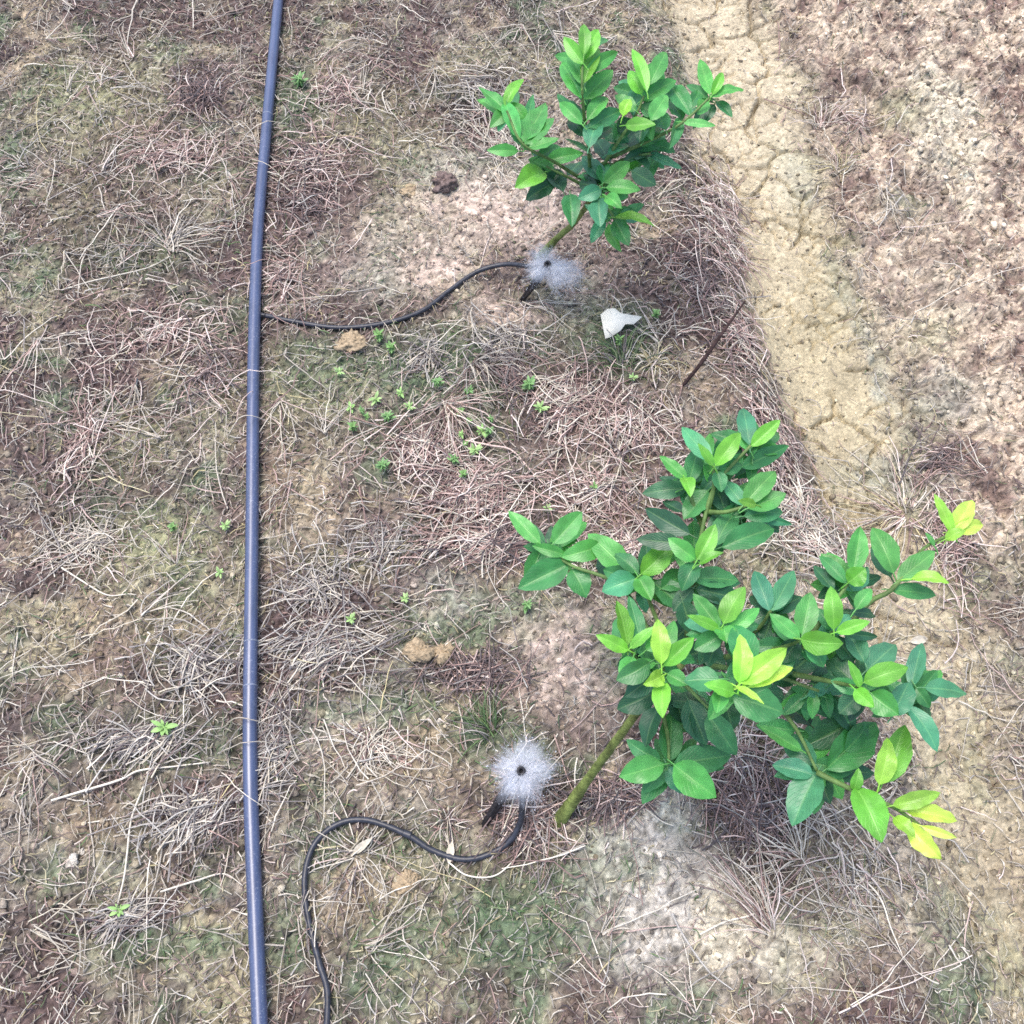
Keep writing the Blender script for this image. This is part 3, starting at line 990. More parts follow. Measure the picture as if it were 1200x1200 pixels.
def spray(center, up, R, label, sector=None, seed=1, offset=(0, 0), jets=300):
    """Umbrella of water thrown out from the nozzle: nested torn films, jets and drops."""
    r_ = np.random.default_rng(seed)
    root = empty('water_spray', tuple(center))
    tag(root, label, 'water spray', 'water sprays round the sprinkler heads')
    ns, nr = 120, 26
    V, Q, C = [], [], []
    off = 0

    def edge(a, k):
        e = 1 + .22 * fbm(np.cos(a) * 2 + k * 7.3 + seed, np.sin(a) * 2 + seed * 3.1, 1.3, 3) + .24 * fbm(np.cos(a) * 9 + k, np.sin(a) * 9 + seed, 1.7, 2)
        if sector is not None:
            for (a0, wdt, dep) in sector:
                da = (a - a0 + np.pi) % (2 * np.pi) - np.pi
                e = e - dep * np.exp(-(da / wdt) ** 2)
        return np.maximum(e, .15)
    for k in range(4):
        a = np.linspace(0, 2 * np.pi, ns, endpoint=False)
        e = edge(a, k) * (1.04 - .10 * k)
        t = np.linspace(.06, 1, nr)
        rr = R * t[:, None] * e[None]
        zz = (.010 - .006 * k) + R * (.16 * t - .30 * t ** 2.2)[:, None] * (1 + .15 * k) + .004 * fbm(a[None] * 6 + k, t[:, None] * 5 + seed, 1.5, 2)
        zz = zz - .012
        xx, yy = rr * np.cos(a)[None] + offset[0] * t[:, None], rr * np.sin(a)[None] + offset[1] * t[:, None]
        V.append(np.stack([xx, yy, zz], -1).reshape(-1, 3))
        dn = (1 - t ** 2.4)[:, None] * (1 + .6 * fbm(np.cos(a)[None] * t[:, None] * 2.6 + seed, np.sin(a)[None] * t[:, None] * 2.6 + k * .7, 1.2, 4))
        dn = dn * np.clip((t - .05) / .12, 0, 1)[:, None] * .9 + .02
        C.append(np.repeat(np.clip(dn, 0, 1).reshape(-1, 1), 3, 1))
        i0 = off + np.arange(nr - 1)[:, None] * ns
        s0 = np.arange(ns)[None]
        s1 = (s0 + 1) % ns
        Q.append(np.stack([i0 + s0, i0 + s1, i0 + ns + s1, i0 + ns + s0], -1).reshape(-1, 4))
        off += nr * ns
    # jets, gathered in uneven bunches
    n = jets
    hubs = r_.uniform(0, 2 * np.pi, 17)
    a = np.where(r_.random(n) < .7, hubs[r_.integers(0, 17, n)] + r_.normal(0, .09, n), r_.uniform(0, 2 * np.pi, n))
    e = edge(a, 1)
    r0 = r_.uniform(.68, 1.05, n)
    r1 = r0 + r_.gamma(2, .10, n) + .06
    r1 = np.minimum(r1, 1.05 + r_.gamma(1.5, .11, n))
    t = r0[:, None] + (r1 - r0)[:, None] * np.linspace(0, 1, 5)[None]
    lift = r_.normal(0, .009, n)
    rr = R * t * e[:, None]
    swirl = a[:, None] + r_.normal(0, .12, n)[:, None] * np.linspace(0, 1, 5)[None]
    P = np.stack([rr * np.cos(swirl) + offset[0] * t, rr * np.sin(swirl) + offset[1] * t, -.006 + lift[:, None] + R * (.16 * t - .30 * t ** 2.2)], -1)
    rad = r_.uniform(.00025, .00048, n)[:, None] * np.linspace(1, .5, 5)[None]
    v, q = tube_arrays(P, rad, 4)
    dens = np.repeat(np.clip(.9 - .5 * t, .12, 1).reshape(-1), 4)
    # drops
    nd = 420
    a2 = r_.uniform(0, 2 * np.pi, nd)
    q2 = np.abs(r_.normal(.8, .27, nd))
    rr2 = R * q2 * edge(a2, 2)
    cz = -.008 + R * (.30 * q2 - .62 * q2 ** 2.2) + r_.normal(0, .006, nd)
    gz = np.maximum(cz, height(center[0] + rr2 * np.cos(a2), center[1] + rr2 * np.sin(a2)) - center[2] + .0015)
    ce = np.stack([rr2 * np.cos(a2) + offset[0] * q2, rr2 * np.sin(a2) + offset[1] * q2, gz], -1)
    sz = r_.gamma(2, .00022, nd) + .0002
    dv = (ICO_V[None] * sz[:, None, None] + ce[:, None]).reshape(-1, 3)
    df = (ICO_F[None] + (np.arange(nd) * 12)[:, None, None]).reshape(-1, 3) + len(v)
    fv, fq, fc = np.vstack(V), np.vstack(Q), np.vstack(C)
    allv = np.vstack([fv, v, dv])
    colr = np.concatenate([fc[:, 0], dens, np.full(len(dv), 1.0)])[:, None].repeat(3, 1)
    link('water_mist', raw_mesh('water_mist', allv, np.vstack([fq, q + len(fv)]), df + len(fv), colr), M_FILM, root)
    return root


sp1, c1, u1 = sprinkler((567, 967), (609, 902), .085, 'black sprinkler on a slanting stake left of the front sapling stem')
spray(c1, u1, .047, 'round whitish burst of water spreading from the lower sprinkler head', seed=4, offset=(.007, .003), jets=150, sector=[(-.8, .5, .3), (2.2, .35, .25), (.6, .3, .2)])
sp2, c2, u2 = sprinkler((611, 353), (640, 314), .085, 'black sprinkler on a slanting stake at the foot of the far sapling')
spray(c2, u2, .056, 'small ragged burst of water round the upper sprinkler at the far sapling stem', sector=[(.9, .65, .55), (2.9, .4, .3), (-1.9, .5, .35)], seed=9, offset=(.008, .004))

# ------------------------------------------------------------------ citrus saplings
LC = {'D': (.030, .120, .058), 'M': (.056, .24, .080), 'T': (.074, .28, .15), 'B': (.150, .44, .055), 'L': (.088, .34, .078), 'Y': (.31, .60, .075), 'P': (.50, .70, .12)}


def leaf_arrays(b, t, w, nrm, col, fold, curl, wave, ph, twist):
    """A citrus blade from b to t, width w, upper side towards nrm."""
    ax = t - b
    L = np.linalg.norm(ax)
    ax = ax / L
    nrm = nrm - ax * nrm.dot(ax)
    nrm /= np.linalg.norm(nrm)
    sd = np.cross(ax, nrm)
    K, S = 11, 7
    ts = np.linspace(0, 1, K)
    prof = np.sin(np.pi * np.clip(ts * .96 + .02, 0, 1) ** .86) ** .80
    prof = prof * (1 - .10 * ts)
    prof[0], prof[-1] = .05, .02
    us = np.linspace(-1, 1, S)
    V, UV = [], []
    for i, tt in enumerate(ts):
        half = w * .5 * prof[i]
        mid = b + ax * (L * tt) + nrm * (L * (curl * math.sin(math.pi * tt) - .35 * curl * tt * tt))
        for u in us:
            rise = abs(u) * half * fold + wave * w * math.sin(tt * 17 + ph + 1.9 * u) * abs(u) ** 1.5 - .25 * half * fold * u * u
            tw = twist * (tt - .3) * u * half
            edge = 1 + (.035 * math.sin(tt * 40 + ph) if abs(u) > .9 else 0)
            V.append(mid + sd * u * half * edge * (1 - .12 * fold) + nrm * (rise + tw))
            UV.append((.5 + .5 * u, tt))
    Q = []
    for i in range(K - 1):
        for j in range(S - 1):
            Q.append((i * S + j, i * S + j + 1, (i + 1) * S + j + 1, (i + 1) * S + j))
    V = np.array(V)
    # leaf stalk
    st = np.array([b - ax * .010 - nrm * .003, b - ax * .004, b + ax * .004])
    sv, sq = tube_arrays(st[None], np.full((1, 3), .0009), 4)
    sq = sq + len(V)
    C = np.tile(np.array(col), (len(V) + len(sv), 1))
    UV += [(.5, .5)] * len(sv)
    return np.vstack([V, sv]), np.vstack([np.array(Q), sq]), C, np.array(UV)


def sapling(name, label, foot_px, trunk, shoots, seed, r0, size, fill):
    r_ = np.random.default_rng(seed)
    p0, m = gpt(*foot_px, .0)
    root = empty(name, tuple(p0))
    tag(root, label, 'sapling', 'young citrus trees in the row')
    o = np.array(root.location)
    T = [p0 - np.array([.004, 0, .03]) - o, p0 - o] + [at(px, py, zz)[0] - o for (px, py, zz) in trunk]
    k = len(T)
    link('trunk', tube_mesh('trunk', T, [r0 * 1.75, r0 * 1.3] + list(np.linspace(r0 * .9, r0 * .6, k - 2)), 60, 14, wob=.0008), M_BARK, root)
    for (path, blabel, leaves) in shoots:
        P = [at(px, py, zz)[0] - o for (px, py, zz) in path]
        rb = .0034 if len(P) > 2 else .0028
        br = link('branch', tube_mesh('branch', P, [rb, rb * .75, rb * .5], 26, 8), M_TWIG, root)
        V, Q, C, UV, off = [], [], [], [], 0
        # older leaves lower down on the same shoot
        zs = leaves[0][6]
        more = []
        for _ in range(fill):
            src = leaves[r_.integers(0, len(leaves))]
            L_ = math.hypot(src[2] - src[0], src[3] - src[1]) * r_.uniform(.75, 1.05)
            L_ = np.clip(L_, .55 * size, size)
            a_ = r_.uniform(0, 2 * np.pi)
            f_ = r_.uniform(0, .3)
            q_ = [path[-1][i_] * (1 - f_) + path[-2][i_] * f_ for i_ in range(3)]
            bx_, by_ = q_[0] + r_.normal(0, 5), q_[1] + r_.normal(0, 5)
            zz_ = q_[2] - r_.uniform(.02, .05)
            more.append((bx_, by_, bx_ + L_ * math.cos(a_), by_ + L_ * math.sin(a_), L_ * r_.uniform(.42, .54), 'MDTMLM'[r_.integers(0, 6)], zz_, zz_ - r_.uniform(.0, .02)))
        if blabel and 'yellow-lime young leaves' == blabel or len(path) == 5 and 'yellow' in (blabel or ''): more = []
        for (bx, by, tx, ty, w, ck, zb, zt) in leaves + more:
            b3, mb = at(bx, by, zb)
            t3, mt = at(tx, ty, zt)
            t3 = t3 + (t3 - b3) * .07
            view = np.array([0, 0, CAM_H]) - b3
            view /= np.linalg.norm(view)
            nrm = .55 * view + np.array([0, 0, .6]) + r_.normal(0, .22, 3)
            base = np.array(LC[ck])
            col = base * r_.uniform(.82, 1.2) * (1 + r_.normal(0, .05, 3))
            young = ck in 'YBP'
            v, q, c_, uv = leaf_arrays(b3 - o, t3 - o, w * mb * 1.16, nrm, col, r_.uniform(.35, .8) if young else r_.uniform(.2, .65), r_.uniform(-.02, .13) if not young else r_.uniform(.02, .16),
                                       r_.uniform(.06, .13) if ck in 'YP' else r_.uniform(.015, .055), r_.uniform(0, 6), r_.normal(0, .35))
            V.append(v)
            Q.append(q + off)
            C.append(c_)
            UV.append(uv)
            off += len(v)
        lc = link('leaf_cluster', raw_mesh('leaf_cluster', np.vstack(V), np.vstack(Q), None, np.vstack(C), True, np.vstack(UV)), M_LEAF, br)
        if blabel: tag(lc, blabel)
    return root


def G(z, path, leaves, label=None):
    """one shoot: leaves at about height z; young leaves tip up, old ones droop"""
    out = []
    for i, lf in enumerate(leaves):
        bx, by, tx, ty, w, ck = lf[:6]
        dz = lf[6] if len(lf) > 6 else 0
        rise = {'Y': .012, 'B': .012, 'P': .004, 'L': .004, 'M': -.006, 'T': -.008, 'D': -.012}[ck]
        lay = {'Y': .010, 'B': .006, 'P': .004, 'L': .002, 'M': -.006, 'T': -.010, 'D': -.030}[ck] + dz
        out.append((bx, by, tx, ty, w, ck, z + lay, z + lay + rise))
    return (path, label, out)


FRONT = [
    # left branch
    G(.33, [(775, 770, .33), (730, 690, .34), (668, 662, .33), (640, 640, .32)], [
        (633, 637, 598, 601, 19, 'L'), (648, 637, 680, 602, 26, 'L'), (666, 661, 611, 688, 34, 'M'), (670, 667, 686, 698, 27, 'M'),
        (662, 650, 626, 640, 14, 'L'), (706, 640, 661, 652, 24, 'L'), (737, 672, 692, 628, 30, 'L'), (722, 682, 703, 655, 24, 'D')]),
    G(.40, [(785, 765, .34), (765, 715, .38), (750, 674, .40)], [
        (751, 673, 786, 640, 27, 'B'), (754, 675, 797, 648, 22, 'L'), (748, 676, 762, 702, 24, 'L'), (745, 678, 708, 692, 30, 'T'),
        (765, 682, 801, 712, 32, 'M'), (748, 672, 722, 650, 20, 'M'), (775, 690, 800, 672, 26, 'M')]),
    # upper branch
    G(.47, [(805, 745, .36), (812, 680, .42), (830, 590, .46), (845, 560, .48), (880, 522, .50)], [
        (878, 521, 871, 480, 21, 'T', .02), (880, 523, 912, 494, 18, 'B', .02), (879, 528, 867, 503, 16, 'L'), (868, 548, 921, 524, 20, 'M'),
        (860, 560, 892, 545, 14, 'D')], None),
    G(.49, [(825, 610, .44), (836, 575, .47), (836, 545, .49)], [
        (833, 541, 801, 503, 21, 'T'), (838, 546, 866, 509, 21, 'B'), (836, 546, 819, 521, 11, 'B', .01), (842, 550, 868, 545, 20, 'M'),
        (840, 552, 845, 575, 18, 'M')]),
    G(.46, [(825, 620, .43), (812, 590, .45), (805, 563, .46)], [
        (805, 562, 775, 536, 15, 'L'), (807, 566, 818, 525, 21, 'M'), (802, 560, 809, 580, 17, 'B'), (830, 575, 803, 607, 28, 'M'),
        (808, 626, 759, 598, 24, 'D', .02), (800, 637, 749, 632, 20, 'D', .02), (800, 600, 778, 588, 16, 'D')]),
    G(.48, [(828, 600, .45), (850, 600, .47), (874, 593, .48)], [
        (872, 591, 907, 554, 26, 'L'), (872, 593, 849, 565, 17, 'T'), (886, 592, 866, 587, 11, 'B', .015), (876, 596, 918, 580, 25, 'L'),
        (872, 605, 915, 600, 22, 'M'), (846, 641, 904, 620, 30, 'M'), (890, 606, 926, 614, 11, 'T'), (850, 600, 838, 570, 26, 'D'), (855, 610, 872, 590, 24, 'D'),
        (838, 640, 862, 600, 26, 'M', -.02)]),
    G(.47, [(812, 690, .42), (816, 660, .46)], [
        (817, 656, 837, 617, 22, 'B'), (815, 656, 785, 632, 21, 'L'), (820, 661, 846, 648, 13, 'B'), (816, 660, 800, 690, 24, 'M'),
        (812, 678, 862, 680, 27, 'M', -.02), (815, 690, 868, 703, 26, 'D'), (800, 705, 810, 740, 26, 'D'), (812, 690, 790, 715, 20, 'D'),
        (820, 700, 850, 722, 22, 'D')]),
    # middle rosettes
    G(.47, [(775, 800, .33), (755, 785, .42), (738, 760, .47)], [
        (735, 756, 723, 706, 24, 'B'), (736, 762, 701, 745, 17, 'B'), (738, 760, 768, 735, 13, 'B'), (750, 752, 738, 702, 20, 'M'),
        (742, 770, 730, 798, 22, 'L'), (757, 762, 780, 742, 18, 'L')], 'bright lime young leaves'),
    G(.49, [(785, 800, .34), (778, 790, .44), (776, 778, .49)], [
        (775, 778, 771, 728, 22, 'Y'), (778, 780, 811, 749, 22, 'B'), (776, 792, 756, 801, 20, 'Y'), (777, 800, 776, 838, 22, 'B'),
        (762, 776, 725, 796, 26, 'M'), (782, 790, 804, 802, 20, 'L'), (780, 795, 765, 815, 18, 'M'), (790, 775, 812, 772, 30, 'M'), (770, 790, 735, 815, 26, 'D')],
      'bright lime young leaves'),
    G(.51, [(820, 775, .36), (842, 755, .46), (848, 737, .51)], [
        (843, 736, 814, 698, 20, 'L'), (848, 731, 871, 690, 26, 'B'), (842, 737, 808, 722, 13, 'B'), (848, 734, 851, 752, 24, 'L'),
        (855, 740, 888, 714, 17, 'L'), (845, 745, 815, 760, 24, 'M'), (855, 750, 880, 760, 26, 'M'), (840, 750, 830, 780, 22, 'D')]),
    G(.53, [(825, 785, .36), (850, 810, .46), (866, 802, .53)], [
        (866, 801, 868, 747, 24, 'Y'), (868, 801, 919, 762, 28, 'Y'), (870, 804, 926, 783, 22, 'P', -.004), (862, 804, 893, 823, 9, 'Y'),
        (860, 812, 828, 802, 19, 'B'), (880, 782, 862, 735, 34, 'M'), (858, 816, 915, 834, 40, 'M'), (846, 810, 840, 834, 19, 'L'),
        (843, 796, 804, 798, 30, 'M'), (880, 800, 905, 790, 24, 'M')], 'yellow-lime young leaves on top of the crown'),
    G(.48, [(850, 770, .38), (910, 760, .44), (940, 750, .48)], [
        (940, 744, 949, 697, 26, 'L'), (937, 748, 904, 721, 18, 'L'), (938, 749, 985, 754, 28, 'B'), (935, 750, 918, 775, 24, 'D'), (945, 755, 965, 780, 26, 'M')]),
    G(.47, [(920, 765, .42), (960, 752, .45), (978, 740, .47)], [
        (977, 738, 974, 690, 21, 'B'), (980, 741, 1017, 729, 16, 'B'), (985, 741, 1027, 746, 11, 'D', .02), (1003, 714, 1020, 691, 17, 'L'),
        (975, 742, 995, 722, 22, 'T'), (980, 748, 1000, 775, 22, 'D'), (995, 718, 1025, 722, 14, 'D', .01)]),
    G(.46, [(860, 760, .38), (890, 735, .43), (903, 716, .46)], [
        (902, 716, 885, 671, 22, 'T'), (904, 716, 929, 671, 22, 'T'), (902, 718, 880, 700, 20, 'D'), (906, 718, 938, 700, 20, 'D'), (905, 722, 895, 750, 26, 'D'),
        (900, 720, 870, 735, 24, 'D')]),
    # right branches
    G(.45, [(950, 745, .43), (975, 710, .44), (994, 684, .45)], [
        (1000, 671, 1008, 620, 24, 'L'), (994, 683, 1013, 667, 24, 'B'), (992, 684, 962, 653, 16, 'M'), (977, 692, 955, 665, 16, 'D', .02), (990, 691, 1017, 666, 20, 'T'),
        (985, 690, 960, 700, 16, 'D')]),
    G(.44, [(990, 740, .42), (1020, 705, .43), (1046, 690, .44), (1080, 645, .44), (1112, 627, .44)], [
        (1047, 672, 1024, 621, 28, 'L'), (1044, 676, 1023, 640, 20, 'D'), (1052, 681, 1093, 648, 24, 'L'), (1067, 679, 1109, 682, 16, 'Y'),
        (1044, 691, 1094, 697, 19, 'M'), (1118, 626, 1096, 581, 13, 'Y'), (1112, 629, 1138, 588, 22, 'P'), (1108, 632, 1130, 622, 14, 'Y'),
        (1095, 640, 1085, 625, 7, 'L'), (1116, 622, 1150, 615, 20, 'P')], 'green leaves with a yellow young tip'),
    G(.46, [(930, 790, .40), (980, 800, .43), (1010, 806, .46)], [
        (1015, 786, 1047, 757, 30, 'T'), (1012, 800, 1061, 783, 26, 'B'), (1008, 806, 995, 776, 12, 'B'), (1002, 808, 1023, 827, 18, 'B'),
        (1020, 812, 1051, 836, 30, 'L'), (1013, 776, 994, 740, 24, 'T'), (1046, 838, 1064, 802, 26, 'T'), (1000, 800, 970, 775, 26, 'D'), (990, 800, 985, 765, 28, 'D'),
        (1005, 815, 985, 835, 24, 'D')]),
    G(.42, [(1000, 815, .42), (1040, 822, .42), (1070, 812, .42)], [
        (1068, 806, 1080, 756, 20, 'T'), (1084, 806, 1130, 812, 24, 'T'), (1074, 806, 1089, 828, 15, 'M'), (1063, 827, 1097, 877, 22, 'T'), (1060, 815, 1040, 800, 18, 'M')]),
    # lower shoots
    G(.31, [(770, 810, .30), (782, 860, .31), (784, 893, .31)], [
        (783, 893, 787, 836, 28, 'M'), (778, 896, 729, 909, 30, 'L'), (790, 895, 853, 886, 32, 'M'), (790, 896, 836, 932, 38, 'L', .006), (783, 898, 801, 928, 22, 'T')]),
    G(.34, [(800, 800, .34), (830, 830, .34)], [
        (768, 811, 726, 830, 30, 'D', .02), (772, 828, 757, 872, 26, 'D', .02), (806, 820, 826, 870, 32, 'D', .02), (830, 836, 861, 882, 30, 'M'), (818, 818, 822, 842, 18, 'D', .02),
        (845, 830, 815, 850, 26, 'D'), (790, 815, 800, 845, 26, 'D'), (850, 825, 858, 855, 24, 'D')]),
    G(.33, [(880, 790, .36), (930, 850, .34), (957, 903, .33)], [
        (932, 856, 889, 850, 22, 'M'), (940, 880, 893, 852, 16, 'L'), (956, 896, 917, 860, 28, 'T'), (953, 908, 908, 897, 24, 'T'), (958, 905, 930, 964, 38, 'T'),
        (968, 901, 1022, 850, 42, 'M'), (1000, 846, 948, 872, 34, 'D', .02), (972, 815, 1000, 856, 24, 'D', .04), (950, 850, 925, 830, 26, 'D'), (990, 880, 1015, 850, 30, 'M')]),
    G(.34, [(957, 905, .33), (1000, 926, .34), (1045, 945, .34), (1078, 967, .34)], [
        (1034, 918, 1059, 854, 32, 'B', .004), (1030, 920, 1040, 868, 24, 'Y', .008), (1003, 922, 1032, 982, 36, 'B'), (1000, 926, 1006, 902, 14, 'B'), (1046, 944, 1099, 930, 19, 'Y'),
        (1063, 951, 1119, 961, 20, 'P'), (1080, 968, 1119, 981, 11, 'P'), (1064, 965, 1101, 1005, 24, 'P'), (1047, 958, 1071, 980, 17, 'Y')], 'yellow-lime young leaves'),
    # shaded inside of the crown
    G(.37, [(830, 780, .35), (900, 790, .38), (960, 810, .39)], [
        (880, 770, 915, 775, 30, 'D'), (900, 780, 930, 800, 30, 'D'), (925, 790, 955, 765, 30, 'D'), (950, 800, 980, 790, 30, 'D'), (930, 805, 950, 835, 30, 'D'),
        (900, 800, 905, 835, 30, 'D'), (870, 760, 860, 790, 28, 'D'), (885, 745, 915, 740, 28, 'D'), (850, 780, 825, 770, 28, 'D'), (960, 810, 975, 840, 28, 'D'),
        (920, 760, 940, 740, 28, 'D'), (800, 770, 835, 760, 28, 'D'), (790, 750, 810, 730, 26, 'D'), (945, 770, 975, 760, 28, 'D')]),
]
sapling('citrus_sapling', 'large leafy young citrus tree in front with lime yellow new shoots', (655, 962),
        [(690, 912, .10), (722, 868, .20), (747, 834, .27), (775, 800, .32), (800, 778, .35)], FRONT, 11, .0073, 54, 11)

BACK = [
    G(.33, [(690, 215, .24), (650, 190, .30), (612, 168, .34), (594, 130, .36)], [
        (597, 133, 563, 104, 17, 'L'), (592, 126, 612, 94, 15, 'B'), (609, 163, 591, 120, 18, 'L'), (607, 177, 573, 176, 14, 'L'), (613, 166, 638, 124, 26, 'L'),
        (615, 169, 647, 140, 20, 'L'), (612, 165, 624, 114, 14, 'M'), (620, 173, 653, 163, 15, 'L'), (612, 170, 602, 140, 16, 'M'), (622, 176, 615, 150, 18, 'M')]),
    G(.29, [(690, 220, .24), (660, 205, .28), (640, 195, .29)], [
        (638, 202, 606, 218, 26, 'B', -.02), (648, 215, 618, 233, 20, 'D'), (640, 188, 681, 180, 18, 'L'), (660, 225, 638, 195, 24, 'D'), (668, 228, 670, 263, 22, 'M'),
        (630, 185, 655, 172, 16, 'M'), (655, 200, 640, 222, 18, 'D'), (665, 205, 680, 190, 20, 'D')]),
    G(.33, [(695, 228, .25), (705, 220, .31), (709, 213, .33)], [
        (708, 212, 684, 185, 20, 'T'), (708, 214, 736, 191, 20, 'L'), (710, 220, 748, 222, 18, 'L'), (705, 222, 679, 232, 18, 'T'), (702, 232, 703, 264, 22, 'T', -.01),
        (710, 230, 727, 243, 16, 'L'), (712, 214, 725, 200, 14, 'M'), (700, 215, 690, 200, 22, 'D'), (715, 225, 735, 230, 18, 'M'), (706, 215, 708, 190, 16, 'M'), (700, 220, 680, 215, 18, 'D')]),
    G(.26, [(700, 235, .25), (715, 248, .26), (720, 256, .26)], [
        (725, 255, 753, 240, 12, 'M'), (720, 255, 764, 263, 15, 'B'), (720, 258, 736, 286, 20, 'M'), (716, 248, 742, 248, 14, 'M')]),
    G(.42, [(692, 215, .27), (690, 178, .35), (684, 130, .43), (682, 95, .47), (684, 60, .49)], [
        (682, 141, 655, 112, 18, 'M'), (683, 116, 659, 75, 20, 'L', .02), (685, 116, 716, 84, 22, 'L', .02), (682, 146, 657, 121, 16, 'L'), (688, 141, 711, 115, 18, 'L'),
        (690, 150, 726, 130, 20, 'M'), (690, 173, 701, 143, 22, 'T'), (690, 179, 664, 163, 12, 'D'), (684, 100, 668, 62, 18, 'L', .04), (684, 98, 700, 58, 20, 'B', .04), (686, 85, 722, 62, 16, 'L', .05),
        (684, 75, 662, 45, 16, 'B', .06), (684, 70, 700, 36, 18, 'B', .06), (688, 120, 690, 90, 22, 'M', .01), (686, 130, 705, 105, 18, 'M'), (686, 160, 668, 140, 20, 'D'), (694, 165, 715, 150, 18, 'D'),
        (684, 65, 684, 30, 15, 'B', .07)]),
    G(.41, [(700, 205, .30), (722, 170, .36), (745, 135, .40), (755, 112, .42)], [
        (752, 111, 738, 84, 17, 'B'), (730, 136, 738, 117, 15, 'Y'), (742, 136, 751, 98, 20, 'T'), (755, 111, 771, 74, 26, 'L'), (762, 141, 780, 113, 20, 'L'),
        (733, 147, 766, 146, 16, 'B'), (750, 125, 775, 135, 20, 'M'), (745, 130, 722, 112, 16, 'L'), (752, 118, 790, 95, 20, 'L'), (758, 108, 742, 60, 16, 'B', .02), (760, 100, 780, 62, 18, 'L', .02),
        (740, 140, 725, 155, 18, 'D'), (755, 140, 750, 165, 20, 'D')]),
    G(.39, [(715, 185, .33), (760, 165, .36), (798, 145, .39), (832, 114, .41)], [
        (832, 111, 821, 72, 16, 'L'), (832, 115, 869, 105, 16, 'L'), (830, 115, 806, 100, 12, 'M'), (827, 118, 818, 133, 16, 'L'), (800, 143, 836, 147, 10, 'L'),
        (786, 100, 808, 133, 22, 'M', .02), (797, 138, 785, 172, 16, 'M'), (800, 140, 785, 118, 18, 'M'), (805, 130, 820, 108, 14, 'M'), (780, 152, 770, 130, 20, 'M'), (834, 112, 846, 86, 12, 'B')]),
    G(.34, [(705, 200, .29), (735, 185, .32), (762, 180, .34)], [
        (760, 180, 797, 197, 14, 'T'), (705, 150, 735, 166, 22, 'T', .03), (730, 190, 772, 180, 16, 'D', .02), (712, 181, 737, 171, 14, 'T', .02), (740, 200, 767, 216, 20, 'D', .02),
        (745, 175, 780, 165, 18, 'M'), (725, 180, 745, 155, 22, 'D', .02), (715, 190, 700, 165, 22, 'D', .02), (740, 185, 760, 200, 20, 'D', .02), (735, 170, 715, 158, 20, 'D', .02), (765, 170, 790, 178, 14, 'M'),
        (720, 165, 740, 140, 20, 'M', .03), (755, 165, 770, 148, 20, 'M', .03)]),
]
sapling('citrus_sapling', 'smaller mid green young citrus tree at the top beside the upper sprinkler', (633, 303),
        [(651, 281, .07), (672, 262, .14), (688, 240, .20), (694, 222, .25)], BACK, 23, .0066, 33, 7)

# ------------------------------------------------------------------ small weeds
M_WEED = attr_mat('weed', .5, .35, (150, .85, 1.15))


def weed_mesh(name, seed, nl, size, tone):
    r_ = np.random.default_rng(seed)
    V, Q, C, off = [], [], [], 0
    for i in range(nl):
        a = i * 2.4 + r_.uniform(-.3, .3)
        L = size * r_.uniform(.35, 1.0)
        el = r_.uniform(-.05, .9)
        d = np.array([math.cos(a) * math.cos(el), math.sin(a) * math.cos(el), math.sin(el)])
        b = np.array([0, 0, size * (.15 + .05 * i)]) + d * size * .15
        v, q, c_, uv = leaf_arrays(b, b + d * L, L * r_.uniform(.32, .5), np.array([0, 0, 1.0]), np.array(tone) * r_.uniform(.8, 1.2), .3, .06, .02, r_.uniform(0, 6), 0)
        V.append(v)
        Q.append(q + off)
        C.append(c_)
        off += len(v)
    sv, sq = tube_arrays(np.array([[(0, 0, -.004), (0, 0, size * .2), (0, 0, size * .45)]]), np.full((1, 3), size * .05), 5)
    V.append(sv)
    Q.append(sq + off)
    C.append(np.tile(np.array(tone) * .8, (len(sv), 1)))
    return raw_mesh(name, np.vstack(V), np.vstack(Q), None, np.vstack(C))


WM = [weed_mesh('weed_seedling', 5 + i, nl, .013, tone) for i, (nl, tone) in enumerate(
    [(11, (.26, .44, .14)), (15, (.20, .36, .12)), (9, (.33, .50, .19)), (17, (.15, .29, .10))])]
PATCH = 'one of the tiny light green weeds in the mossy patch below the upper tube'
WEEDS = [
    (195, 854, 0, 1.5, 'bright green spiky weed seedling among grey straw left of the pipe'),
    (142, 1066, 0, 1.1, 'bright green weed seedling near the lower left corner'),
    (265, 618, 2, .9, 'small green weed seedling just left of the pipe, the upper of two'),
    (258, 672, 2, .8, 'small green weed seedling just left of the pipe, the lower of two'),
    (204, 620, 1, .8, 'pale dull green weed on olive soil left of the pipe'),
    (412, 727, 2, .9, 'lone pale two-toned weed seedling right of the pipe at mid height'),
    (475, 703, 2, .8, 'tiny yellowish weed seedling under the mat of brown straw'),
    (617, 711, 3, 1.0, 'small dull green weed below the left branch of the front sapling'),
    (642, 597, 2, .8, 'pale yellow green weed seedling just above the front sapling leaf tips'),
    (696, 573, 1, .8, 'dull green weed hidden in brown straw between white scrap and front sapling'),
    (725, 402, 1, 1.0, 'green weed in the hollow right below the white scrap'),
    (768, 371, 1, .9, 'green weed just right of the white scrap'),
    (741, 444, 2, .8, 'pale green weed in the hollow well below the white scrap'),
    (445, 397, 1, 1.2, 'green weed just under the upper tube, the left one of a pair'),
    (459, 411, 1, 1.1, 'green weed just under the upper tube, the right one of a pair'),
    (352, 100, 3, 1.5, 'green weed growing right of the pipe at the top edge'),
    (620, 455, 3, 1.3, 'dark green weed on the right of the mossy hollow'),
    (633, 480, 2, 1.2, 'light green weed beside pinkish dead grass right of the mossy hollow'),
]
